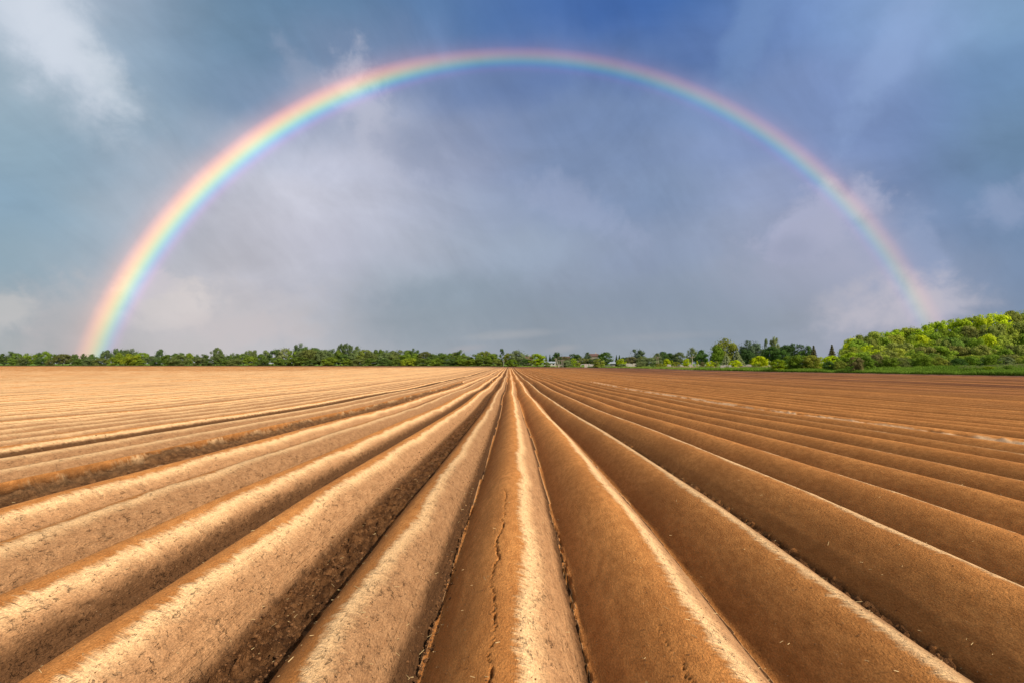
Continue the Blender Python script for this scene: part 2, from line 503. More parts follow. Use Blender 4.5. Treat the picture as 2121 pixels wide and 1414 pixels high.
def soil_material():
    m, b = new_mat('soil')
    def at(n):
        nd = b.n('ShaderNodeAttribute'); nd.attribute_name = n; return nd.outputs['Fac']
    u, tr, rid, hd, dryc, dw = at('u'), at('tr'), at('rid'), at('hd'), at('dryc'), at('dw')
    P = b.n('ShaderNodeNewGeometry').outputs['Position']
    x, y, z = b.sep(P)
    fing = b.noise(b.comb(b.m('MULTIPLY', x, 5.0), b.m('MULTIPLY', y, 34.0), 0.0), 1.0, 3, 0.6)
    fing2 = b.noise(b.comb(b.m('MULTIPLY', x, 16.0), b.m('MULTIPLY', y, 95.0), 3.0), 1.0, 2, 0.5)
    broad = b.noise(b.comb(b.m('MULTIPLY', x, 0.9), b.m('MULTIPLY', y, 0.8), 5.0), 1.0, 4, 0.55)
    grit = b.noise(b.v('MULTIPLY', P, (1.0, 0.45, 1.0)), 190.0, 3, 0.7)
    mott = b.noise(b.v('MULTIPLY', P, (1.0, 0.5, 1.0)), 21.0, 4, 0.6)
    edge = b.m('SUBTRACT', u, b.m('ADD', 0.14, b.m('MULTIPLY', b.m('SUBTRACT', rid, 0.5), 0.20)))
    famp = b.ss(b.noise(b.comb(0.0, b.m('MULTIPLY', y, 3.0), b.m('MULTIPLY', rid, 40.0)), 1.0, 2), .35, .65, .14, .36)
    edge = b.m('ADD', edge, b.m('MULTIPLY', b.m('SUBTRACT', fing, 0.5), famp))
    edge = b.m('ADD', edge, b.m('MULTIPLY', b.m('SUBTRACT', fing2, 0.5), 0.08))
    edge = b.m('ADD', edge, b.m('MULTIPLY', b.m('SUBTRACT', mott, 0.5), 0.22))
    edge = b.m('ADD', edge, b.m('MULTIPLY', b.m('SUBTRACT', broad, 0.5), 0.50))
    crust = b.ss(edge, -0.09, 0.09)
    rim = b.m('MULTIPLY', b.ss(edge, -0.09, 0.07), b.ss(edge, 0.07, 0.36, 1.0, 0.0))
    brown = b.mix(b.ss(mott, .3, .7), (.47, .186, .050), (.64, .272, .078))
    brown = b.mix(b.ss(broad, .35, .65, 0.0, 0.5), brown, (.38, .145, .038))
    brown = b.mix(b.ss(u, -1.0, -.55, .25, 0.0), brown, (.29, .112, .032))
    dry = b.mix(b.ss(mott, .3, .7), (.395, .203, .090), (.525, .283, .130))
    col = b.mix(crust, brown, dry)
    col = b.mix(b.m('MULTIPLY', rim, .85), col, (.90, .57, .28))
    # damp earth plus painted furrow shadow at the sun-side foot; loose earth on tracks
    damp_shade = b.ss(b.m('ADD', b.m('ADD', u, dw), b.m('MULTIPLY', b.m('SUBTRACT', mott, .5), .25)), .93, 1.10)
    col = b.mix(b.m('MULTIPLY', damp_shade, .9), col, (.085, .038, .015))
    col = b.mix(tr, col, b.mix(b.ss(mott, .35, .7), (.090, .038, .014), (.24, .112, .044)))
    # the right hand part of the field has dried less, in bands along the rows
    wet = b.m('MULTIPLY', b.ss(x, 7.0, 38.0), b.ss(b.noise(b.comb(b.m('MULTIPLY', x, .35), b.m('MULTIPLY', y, .012), 0.0), 1.0, 4, .6), .30, .62, .35, 1.0))
    col = b.mix(b.m('MULTIPLY', wet, .9), col, (.150, .060, .034))
    col = b.mix(b.m('MULTIPLY', hd, .72), col, (.135, .070, .050))
    col = b.mix(b.m('MULTIPLY', dryc, .9), col, (.95, .66, .38))
    rowv = b.m('ADD', b.m('ADD', .86, b.m('MULTIPLY', rid, .28)), b.m('MULTIPLY', b.m('MULTIPLY', wet, b.m('SUBTRACT', rid, .5)), .9))
    col = b.v('SCALE', col, rowv)
    # single dry grains and crumbs
    vo = b.n('ShaderNodeTexVoronoi'); b.put(vo.inputs['Vector'], P); vo.inputs['Scale'].default_value = 62.0
    spk = b.m('MULTIPLY', b.ss(vo.outputs['Distance'], .10, .16, 1.0, 0.0), b.ss(b.noise(P, 40, 1), .60, .66))
    col = b.mix(b.m('MULTIPLY', spk, .7), col, (.66, .46, .26))
    col = b.mix(b.ss(grit, .28, .72, 0.0, 1.0), b.v('SCALE', col, .70), b.v('SCALE', col, 1.25))
    # dark pores and chips in the crust, in patches
    chips = b.noise(b.v('MULTIPLY', P, (1.0, .5, 1.0)), 46.0, 4, .62, .4)
    patch = b.ss(b.noise(P, 5.5, 4, .65), .40, .58)
    pore = b.m('MULTIPLY', b.ss(chips, .33, .41, 1.0, 0.0), b.m('MULTIPLY', crust, b.ss(patch, 0.0, 1.0, .25, 1.0)))
    flake = b.m('MULTIPLY', b.ss(b.noise(b.v('MULTIPLY', P, (1.0, .5, 1.0)), 17.0, 5, .7), .44, .50), b.m('MULTIPLY', crust, patch))
    # relief
    stri = b.noise(b.comb(b.m('MULTIPLY', u, 24.0), b.m('MULTIPLY', y, 1.1), b.m('MULTIPLY', rid, 9.0)), 1.0, 3, 0.65, 0.3)
    PS = b.v('MULTIPLY', P, (1.0, 0.42, 1.0))
    fine = b.noise(PS, 95.0, 4, 0.75)
    lump = b.noise(b.v('MULTIPLY', P, (1.0, 0.38, 1.0)), 34.0, 3, 0.6)
    hgt = b.m('MULTIPLY', fine, b.ss(crust, 0.0, 1.0, 1.25, .8))
    hgt = b.m('ADD', hgt, b.m('MULTIPLY', b.m('MULTIPLY', lump, crust), 1.0))
    hgt = b.m('ADD', hgt, b.m('MULTIPLY', b.m('MULTIPLY', stri, crust), b.ss(u, .45, .8, .15, 2.6)))
    hgt = b.m('SUBTRACT', hgt, b.m('MULTIPLY', pore, 1.5))
    hgt = b.m('ADD', hgt, b.m('MULTIPLY', flake, .35))
    hgt = b.m('ADD', hgt, b.m('MULTIPLY', b.m('MULTIPLY', fine, tr), 2.0))
    hgt = b.m('ADD', hgt, b.m('MULTIPLY', crust, .25))
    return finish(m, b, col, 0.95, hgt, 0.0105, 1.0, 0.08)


soil = soil_material()


def build_field():
    VV, FF, A = [], [], {k: [] for k in ('u', 'tr', 'rid', 'hd', 'dryc', 'dw')}
    off = 0
    def cols(*seg):
        xs = []
        for lo, hi, dx_ in seg: xs.append(np.arange(lo, hi, dx_))
        xs = np.unique(np.round(np.concatenate(xs), 5))
        return xs[np.concatenate([[True], np.diff(xs) > .002])]
    bands = [
        (np.arange(-6, 1.25, .05), cols((-13, 13, .06)), True),
        (np.concatenate([np.arange(1.2, 2.6, .0075), np.arange(2.6, 4.6, .011)]), cols((-13, -7, .05), (-7, -2.6, .014), (-2.6, -1.5, .010), (-1.5, 1.2, .0075), (1.2, 2.6, .010), (2.6, 7, .014), (7, 13, .05)), True),
        (np.arange(4.6, 14, .03), cols((-26, -9, .05), (-9, 9, .025), (9, 26, .05)), True),
        (np.arange(14, 45, .11), cols((-58, -20, .075), (-20, 20, .05), (20, 62, .075)), True),
        (np.arange(45, 130, .5), cols((-165, 150, .12)), False),
        (np.concatenate([np.arange(130, 250, 2.0), np.arange(250, 452, 4.0)]), cols((-500, -60, .36), (-60, 50, .15), (50, 150, .24)), False),
    ]
    for ys, xs, fine in bands:
        st_ = min(ys[1] - ys[0], .25)
        ys = np.concatenate([ys[0] - st_ * np.array([3, 2, 1]), ys, ys[-1] + (ys[-1] - ys[-2]) * np.array([1, 2])])
        X, Y = np.meshgrid(xs, ys)
        z, u, tr, rid, hd, rem, dryc, dw = field_surface(X, Y, fine)
        z[0] -= .10; z[1] -= .02; z[2] -= .006                                  # a skirt closes the seam to the nearer band
        Y[-1] += 0.0
        ny, nx = X.shape
        idx = np.arange(ny * nx).reshape(ny, nx)
        f = np.stack([idx[:-1, :-1], idx[:-1, 1:], idx[1:, 1:], idx[1:, :-1]], -1).reshape(-1, 4)
        ok = (rem > -4) | (Y < 5)
        okf = ok.ravel()[f].all(1)
        f = f[okf]
        used = np.zeros(ny * nx, bool); used[f.ravel()] = True
        remap = np.cumsum(used) - 1
        VV.append(np.stack([X, Y, z], -1).reshape(-1, 3)[used])
        FF.append(remap[f] + off)
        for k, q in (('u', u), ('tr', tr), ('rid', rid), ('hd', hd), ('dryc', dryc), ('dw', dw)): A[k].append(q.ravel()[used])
        off += used.sum()
    me = mesh_np('field', np.concatenate(VV), np.concatenate(FF))
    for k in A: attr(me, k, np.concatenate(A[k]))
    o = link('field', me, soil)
    tag(o, 'brown ridged potato field running to the tree line', kind='structure')
    return o


build_field()

# ------------------------------------------------------------------ ground beyond the field
def grass_material():
    m, b = new_mat('meadow')
    P = b.n('ShaderNodeNewGeometry').outputs['Position']
    n1 = b.noise(P, .15, 4); n2 = b.noise(P, 1.6, 4, .7)
    col = b.mix(b.ss(n1, .35, .65), (.095, .175, .015), (.15, .25, .026))
    col = b.mix(b.ss(n2, .45, .75, 0, .7), col, (.13, .17, .04))
    return finish(m, b, col, .95, n2, .3, .6, .1)


meadow = grass_material()


def build_ground():
    azs = np.concatenate([np.arange(-84, -47, 2.0), np.arange(-47, 48, .35), np.arange(48, 88, 2.0)])
    so = np.concatenate([[-1.0, -0.2], np.array([.4, 1, 2, 3.5, 5, 7, 9, 12, 16, 21, 27, 34, 42, 51, 61, 72, 84, 97, 112, 130, 155, 190, 240, 320, 500, 900, 1800, 4000])])
    A_, S_ = np.meshgrid(azs, so)
    Rr = edge_R(A_) + S_
    X, Y = Rr * np.sin(np.radians(A_)), Rr * np.cos(np.radians(A_))
    Z = ground_z(X, Y) + .05 * vn(X * .5, Y * .5, 7)
    Z[0] -= 0.6; Z[1] -= 0.12
    ny, nx = X.shape
    idx = np.arange(ny * nx).reshape(ny, nx)
    f = np.stack([idx[:-1, :-1], idx[:-1, 1:], idx[1:, 1:], idx[1:, :-1]], -1).reshape(-1, 4)
    me = mesh_np('ground', np.stack([X, Y, Z], -1).reshape(-1, 3), f)
    tag(link('ground', me, meadow), kind='structure')
    # plain earth under and around everything, out to the horizon on the other sides
    q = 5000.0
    n = 24
    gx, gy = np.meshgrid(np.linspace(-q, q, n), np.linspace(-q, q, n))
    idx = np.arange(n * n).reshape(n, n)
    f = np.stack([idx[:-1, :-1], idx[:-1, 1:], idx[1:, 1:], idx[1:, :-1]], -1).reshape(-1, 4)
    me = mesh_np('earth', np.stack([gx, gy, np.full_like(gx, -2.6)], -1).reshape(-1, 3), f)
    m, b = new_mat('earth')
    finish(m, b, b.mix(b.noise(b.n('ShaderNodeNewGeometry').outputs['Position'], .02, 3), (.20, .11, .05), (.10, .14, .03)))
    tag(link('earth_ground', me, m), kind='structure')


build_ground()

# ------------------------------------------------------------------ foliage
def leaf_material():
    m, b = new_mat('foliage')
    oc = b.n('ShaderNodeObjectInfo').outputs['Color']
    nd = b.n('ShaderNodeAttribute'); nd.attribute_name = 'tone'
    t = nd.outputs['Fac']
    col = b.mix(t, b.v('SCALE', oc, .85), b.v('SCALE', oc, 1.85))
    return finish(m, b, col, .8, trans=.28, spec=.1)


def plain(name, col, rough=.8, var=.25, scale=3.0, spec=.2):
    m, b = new_mat(name)
    P = b.n('ShaderNodeTexCoord').outputs['Object']
    n_ = b.noise(P, scale, 4, .6)
    c2 = tuple(q * (1 - var) for q in col)
    return finish(m, b, b.mix(b.ss(n_, .3, .7), c2, col), rough, n_, .01, .5, spec)


leafm = leaf_material()
barkm = plain('bark', (.11, .085, .06), .9, .4, 8)
palebark = plain('pale_bark', (.42, .40, .36), .9, .5, 8)


def leaves(cent, nor, size, r):
    """quads of about SIZE round points, facing roughly along NOR"""
    n = len(cent)
    nor = nor / (np.linalg.norm(nor, axis=1)[:, None] + 1e-9)
    t = np.cross(nor, r.normal(size=(n, 3))); t /= np.linalg.norm(t, axis=1)[:, None] + 1e-9
    b = np.cross(nor, t)
    s = (size * r.uniform(.6, 1.4, n))[:, None]
    q = np.stack([cent - t * s, cent - b * s * .6, cent + t * s, cent + b * s * .6], 1)
    return q.reshape(-1, 3)


def crown_mesh(name, kind, seed):
    r = np.random.default_rng(seed)
    Cs, Ns, Ts = [], [], []
    size = .024
    def ball(c, rad, n, flat=1.0, tone=None):
        d = r.normal(size=(n, 3)); d /= np.linalg.norm(d, axis=1)[:, None]
        rr = rad * r.uniform(.35, 1.0, n) ** .5
        p = d * rr[:, None]; p[:, 2] *= flat
        Cs.append(np.asarray(c) + p)
        Ns.append(d * 1.3 + r.normal(size=(n, 3)) * .30 + np.array([0, 0, .25]))
        t0 = r.uniform(.25, .75) if tone is None else tone
        Ts.append(np.clip(t0 + r.normal(size=n) * .16, 0, 1))
    if kind in ('round', 'oval', 'open', 'bush', 'wide'):
        nc = {'round': 34, 'oval': 30, 'open': 46, 'bush': 30, 'wide': 36}[kind]
        zc, zr = {'round': (.56, .44), 'oval': (.54, .46), 'open': (.60, .40), 'bush': (.40, .58), 'wide': (.54, .44)}[kind]
        ph = r.uniform(0, 6.28, 3)
        for k in range(nc):
            th = r.uniform(0, 2 * math.pi); cz = r.uniform(-1, 1) if kind != 'bush' else r.uniform(-.65, 1)
            rad = math.sqrt(1 - cz * cz) * r.uniform(.55, 1.0) * (1 + .16 * math.sin(2 * th + ph[0]) + .12 * math.sin(3 * th + ph[1]))
            br = r.uniform(.10, .17) if kind != 'open' else r.uniform(.09, .14)
            c = (rad * .5 * math.cos(th) * (1 - br), rad * .5 * math.sin(th) * (1 - br), zc + zr * cz * (1 - br) * r.uniform(.86, 1.06))
            ball(c, br, int(150 * (br / .13) ** 2), .8)
        if kind != 'open':
            for k in range(10): ball((r.normal() * .12, r.normal() * .12, zc + r.uniform(-.6, .5) * zr), .19, 110, 1, .3)
        # stray twigs that break the outline
        n = 260 if kind != 'open' else 420
        d = r.normal(size=(n, 3)); d /= np.linalg.norm(d, axis=1)[:, None]
        if kind == 'bush': d[:, 2] = np.abs(d[:, 2]) * .9
        rr = r.uniform(.9, 1.08, n)[:, None]
        Cs.append(d * rr * np.array([.5, .5, zr]) + np.array([0, 0, zc])); Ns.append(d + r.normal(size=(n, 3)) * .6); Ts.append(r.uniform(.2, .9, n))
    elif kind == 'poplar':
        for k in range(34):
            z = r.uniform(.06, .97); w = .42 * math.sin(math.pi * min(1, (z + .12) / 1.15)) ** .7
            th = r.uniform(0, 6.28)
            ball((w * .6 * math.cos(th), w * .6 * math.sin(th), z), .10 + .1 * w, 90, .55)
    elif kind == 'spruce':
        L = 13
        for k in range(L):
            z = .05 + .93 * (k / (L - 1)) ** .92; w = .5 * (1 - z) + .03
            nb = max(5, int(15 * (1 - z)) + 4)
            o = r.uniform(0, 6.28)
            for j in range(nb):
                th = o + 6.283 * j / nb + r.normal() * .12
                ln = w * r.uniform(.8, 1.1)
                n = int(40 + 260 * ln)
                t = r.uniform(.05, 1, n)
                x, y = ln * t * math.cos(th), ln * t * math.sin(th)
                zz = z - .09 * t * t * ln * 2 + .015 * r.normal(size=n)
                Cs.append(np.stack([x + .012 * r.normal(size=n), y + .012 * r.normal(size=n), zz], 1))
                Ns.append(np.array([0, 0, 1.0]) + r.normal(size=(n, 3)) * .5)
                Ts.append(np.clip(.25 + .6 * t + r.normal(size=n) * .1, 0, 1))
    elif kind == 'bare':
        for k in range(30):
            th = r.uniform(0, 6.28); cz = r.uniform(-.6, 1); rad = math.sqrt(max(0, 1 - cz * cz)) * r.uniform(.3, 1)
            ball((rad * .45 * math.cos(th), rad * .45 * math.sin(th), .55 + .42 * cz), .10, 40, 1)
    Cc, Nn, Tt = np.concatenate(Cs), np.concatenate(Ns), np.concatenate(Ts)
    keep = Cc[:, 2] > .0
    Cc, Nn, Tt = Cc[keep], Nn[keep], Tt[keep]
    Cc[:, 2] *= 1.0 / max(1.0, np.quantile(Cc[:, 2], .995))
    V = leaves(Cc, Nn, size, r)
    f = np.arange(len(V)).reshape(-1, 4)
    me = mesh_np(name, V, f, smooth=False)
    attr(me, 'tone', np.repeat(Tt, 4))
    me.materials.append(leafm)
    return me


def tube_mesh(name, paths, m, seg=7):
    """paths: list of [(x,y,z,r), ...] -> one mesh of joined tapered tubes"""
    V, Fc = [], []
    for p in paths:
        base = len(V)
        for (x, y, z, r_) in p:
            for k in range(seg):
                t = 2 * math.pi * k / seg
                V.append((x + r_ * math.cos(t), y + r_ * math.sin(t), z))
        for i in range(len(p) - 1):
            for k in range(seg):
                a0 = base + i * seg + k; a1 = base + i * seg + (k + 1) % seg
                Fc.append((a0, a1, a1 + seg, a0 + seg))
    me = mesh_np(name, np.array(V), np.array(Fc))
    me.materials.append(m)
    return me


def trunk_mesh(name, seed, m, h=.6):
    r = random.Random(seed)
    P = [[(0, 0, -.03, .034), (r.uniform(-.01, .01), 0, .12, .024), (r.uniform(-.02, .02), r.uniform(-.02, .02), .35, .018), (r.uniform(-.03, .03), 0, h, .007)]]
    for k in range(6):
        t = r.uniform(0, 6.28); z0 = r.uniform(.15, .45); L_ = r.uniform(.15, .33)
        P.append([(0, 0, z0, .011), (L_ * .5 * math.cos(t), L_ * .5 * math.sin(t), z0 + .14, .007), (L_ * math.cos(t), L_ * math.sin(t), z0 + .30, .003)])
    return tube_mesh(name, P, m, 6)


CROWNS = {}
for kind, cnt in (('round', 5), ('oval', 3), ('open', 3), ('bush', 4), ('wide', 3), ('poplar', 1), ('spruce', 2), ('bare', 1)):
    CROWNS[kind] = [crown_mesh('crown', kind, 100 + 17 * k + len(kind)) for k in range(cnt)]
TRUNKS = [trunk_mesh('trunk', k, barkm) for k in range(4)]
TRUNKP = [trunk_mesh('trunk', 20 + k, palebark) for k in range(2)]

HUE = {
    'dark': ('dark green', (.045, .082, .022)), 'deep': ('deep green', (.056, .108, .020)), 'mid': ('mid green', (.105, .165, .014)),
    'bright': ('bright green', (.180, .260, .008)), 'lime': ('lime green', (.34, .41, .006)), 'olive': ('olive green', (.135, .150, .040)),
    'grey': ('grey green', (.115, .145, .060)), 'pale': ('pale green', (.150, .190, .075)), 'blue': ('bluish green', (.070, .105, .056)),
    'brown': ('brownish green', (.120, .110, .040)), 'cream': ('silvery pale green', (.27, .30, .15)), 'gold': ('yellow green', (.30, .37, .010)),
    'moss': ('moss green', (.185, .210, .028)),
}
SHAPE = {'round': 'rounded tree', 'oval': 'oval tree', 'open': 'loose open tree', 'bush': 'bush', 'wide': 'broad tree', 'poplar': 'narrow poplar', 'spruce': 'conifer', 'bare': 'thin leafed tree'}
NAME = {'round': 'broadleaf_tree', 'oval': 'broadleaf_tree', 'open': 'open_tree', 'bush': 'bush', 'wide': 'broadleaf_tree', 'poplar': 'poplar_tree', 'spruce': 'conifer_tree', 'bare': 'thin_tree'}
_cnt = [0]


def spot(px, D_):
    a_, _ = azel(px, HY)
    return D_ * math.tan(R(a_)), D_


def ztop(px, py, D_):
    a_, e_ = azel(px, py)
    return CAMZ + math.tan(R(e_)) * D_ / math.cos(R(a_))


def plant(px, wpx, top, D_, hue, kind, label, group, base=None, trunk=None, cat=None):
    _cnt[0] += 1
    i = _cnt[0]
    x, y = spot(px, D_)
    z0 = float(ground_z(x, y)) if base is None else base
    h = max(ztop(px, top, D_) - z0, .6)
    a_ = math.atan2(x, y)
    w = wpx / F * D_ * math.cos(a_)
    e_ = bpy.data.objects.new(NAME[kind], None); COL.objects.link(e_)
    e_.empty_display_size = .5
    e_.location = (x, y, z0)
    r = random.Random(i * 7 + 1)
    e_.rotation_euler = (0, 0, r.uniform(0, 6.28))
    cat = cat or ('bush' if kind == 'bush' else 'tree')
    tag(e_, label, cat, group)
    ms = CROWNS[kind]
    c = bpy.data.objects.new('crown', ms[i % len(ms)]); COL.objects.link(c); c.parent = e_
    c.scale = (w, w, h)
    col = HUE[hue][1]
    if group == 'trees and bushes of the far tree line': col = tuple(q * .5 + m_ * .5 for q, m_ in zip(col, (.088, .125, .030)))
    if group == 'trees of the wooded hill': col = tuple((q * .7 + m_ * .3) * 1.35 for q, m_ in zip(col, (.155, .200, .018)))
    j = r.uniform(.88, 1.14); k = r.uniform(.94, 1.06)
    c.color = (col[0] * j * k, col[1] * j, col[2] * j / k, 1)
    tm = (TRUNKP if trunk == 'pale' else TRUNKS)
    t = bpy.data.objects.new('stems' if kind == 'bush' else 'trunk', tm[i % len(tm)]); COL.objects.link(t); t.parent = e_
    hs = .75 if kind == 'bush' else .95
    t.scale = (min(w, h) * 1.0, min(w, h) * 1.0, h * hs)
    return e_


ORD = ['first', 'second', 'third', 'fourth', 'fifth', 'sixth', 'seventh', 'eighth', 'ninth', 'tenth', 'eleventh', 'twelfth', 'thirteenth', 'fourteenth', 'fifteenth',
       'sixteenth', 'seventeenth', 'eighteenth', 'nineteenth', 'twentieth', 'twenty-first', 'twenty-second', 'twenty-third', 'twenty-fourth', 'twenty-fifth', 'twenty-sixth', 'twenty-seventh']

# (photo column, width in photo pixels, top row, row of trees (0 front, 1 middle, 2 back), hue, kind)
LINE = [
    (8,24,731,1,'dark','round'),(22,15,726,2,'dark','oval'),(34,20,731,1,'mid','round'),(47,22,738,0,'grey','bush'),(60,28,731,1,'bright','wide'),(79,15,729,2,'deep','oval'),
    (95,20,727,2,'bright','round'),(24,22,741,0,'mid','bush'),(84,24,740,0,'deep','bush'),(112,20,733,1,'mid','open'),(130,32,732,1,'brown','wide'),(104,16,742,0,'brown','bush'),(154,18,732,2,'dark','oval'),(156,24,739,0,'deep','bush'),(174,15,731,2,'dark','round'),
    (190,20,732,1,'deep','round'),(184,24,740,0,'grey','bush'),(208,28,740,0,'olive','bush'),
    (220,22,724,2,'blue','round'),(239,15,720,2,'blue','oval'),(253,15,722,2,'blue','round'),(270,28,721,2,'blue','wide'),(234,20,738,0,'bright','bush'),(249,24,729,1,'bright','round'),(272,36,731,0,'lime','bush'),(294,26,730,1,'bright','round'),(288,22,743,0,'bright','bush'),
    (312,22,736,1,'grey','round'),(331,18,723,2,'blue','round'),(345,24,734,1,'mid','round'),(324,22,742,0,'deep','bush'),(372,34,732,0,'olive','bush'),(370,24,729,2,'dark','wide'),(349,20,742,0,'mid','bush'),(393,18,730,2,'bright','oval'),(408,11,733,2,'dark','oval'),
    (412,26,738,0,'grey','bush'),(423,16,732,2,'dark','oval'),(436,20,742,0,'dark','bush'),(449,19,720,2,'grey','round'),(457,28,731,1,'grey','wide'),(470,18,735,1,'deep','round'),(462,26,742,0,'mid','bush'),(481,11,730,2,'mid','oval'),(491,15,731,2,'dark','round'),(488,26,741,0,'olive','bush'),
    (504,20,732,1,'mid','round'),(515,17,725,2,'pale','open'),(525,13,724,2,'grey','round'),(521,26,736,0,'bright','bush'),(540,16,732,1,'mid','oval'),(551,15,725,2,'pale','round'),(571,22,722,2,'dark','round'),(546,24,741,0,'deep','bush'),(572,28,739,0,'mid','bush'),
    (586,26,720,2,'cream','open'),(597,20,741,0,'mid','bush'),(606,22,725,1,'bright','oval'),(620,34,737,0,'mid','bush'),
    (619,21,710,2,'blue','oval'),(632,13,716,2,'deep','round'),(622,20,726,1,'grey','round'),(641,30,722,1,'olive','round'),(650,26,719,2,'dark','wide'),(645,22,743,0,'deep','bush'),(661,24,726,1,'olive','round'),(671,26,724,1,'grey','round'),(688,20,721,2,'dark','wide'),(684,20,728,1,'pale','oval'),(683,28,738,0,'bright','bush'),
    (701,18,725,1,'mid','round'),(706,14,712,2,'blue','open'),(718,18,711,2,'blue','open'),(728,14,716,2,'blue','oval'),(741,15,715,2,'blue','round'),(712,22,732,1,'deep','round'),(738,28,722,1,'pale','round'),(716,24,740,0,'bright','bush'),(756,26,724,1,'moss','round'),(742,24,741,0,'olive','bush'),(767,24,728,1,'olive','round'),(778,14,724,2,'dark','round'),
    (789,16,723,2,'mid','round'),(803,16,724,2,'dark','wide'),(800,26,729,1,'pale','round'),(768,26,740,0,'mid','bush'),(822,28,723,2,'grey','wide'),(796,28,740,0,'deep','bush'),(815,22,733,1,'olive','round'),(845,24,724,2,'mid','wide'),(840,26,732,1,'bright','round'),(822,24,741,0,'mid','bush'),
    (859,16,721,2,'dark','oval'),(862,28,731,1,'bright','round'),(850,28,740,0,'lime','bush'),(881,24,728,1,'brown','round'),(897,22,732,1,'deep','round'),(876,26,741,0,'mid','bush'),(910,18,730,2,'dark','round'),(926,24,730,1,'mid','wide'),(904,26,740,0,'bright','bush'),(941,18,729,2,'olive','round'),
    (953,18,724,2,'deep','oval'),(955,30,734,1,'mid','round'),(930,26,741,0,'deep','bush'),(958,26,741,0,'bright','bush'),(985,30,733,1,'mid','oval'),(998,20,728,2,'moss','open'),(1008,14,726,2,'moss','oval'),(980,24,742,0,'bright','bush'),(1004,28,737,0,'mid','bush'),(1022,26,732,1,'bright','round'),(1030,20,742,0,'moss','bush'),
]
ROWD = {0: 0.0, 1: 9.0, 2: 22.0}


def edgeY(px):
    a_, _ = azel(px, HY)
    return float(np.interp(a_, EDGE_AZ, EDGE_Y))


SEG = [(0, 205, 'left of the rainbow foot'), (205, 303, 'around the rainbow foot'), (303, 598, 'between rainbow foot and mast'),
       (598, 780, 'just right of the mast'), (780, 1034, 'left of the dark poplar')]
ROWN = {0: 'front', 1: 'middle', 2: 'back'}
for s0, s1, sname in SEG:
    for row in (0, 1, 2):
        for k, t in enumerate(sorted([q for q in LINE if s0 <= q[0] < s1 and q[3] == row])):
            px, w, top, rw, hue, kind = t
            lab = f'{HUE[hue][0]} {SHAPE[kind].replace("loose open", "loose")}, {ORD[k]} from left in the {ROWN[row]} row {sname}'.replace('from left in the', 'in the' if 0 else 'from left in')
            plant(px, w * 1.45, top, edgeY(px) + 4 + ROWD[row], hue, kind, lab, 'trees and bushes of the far tree line')

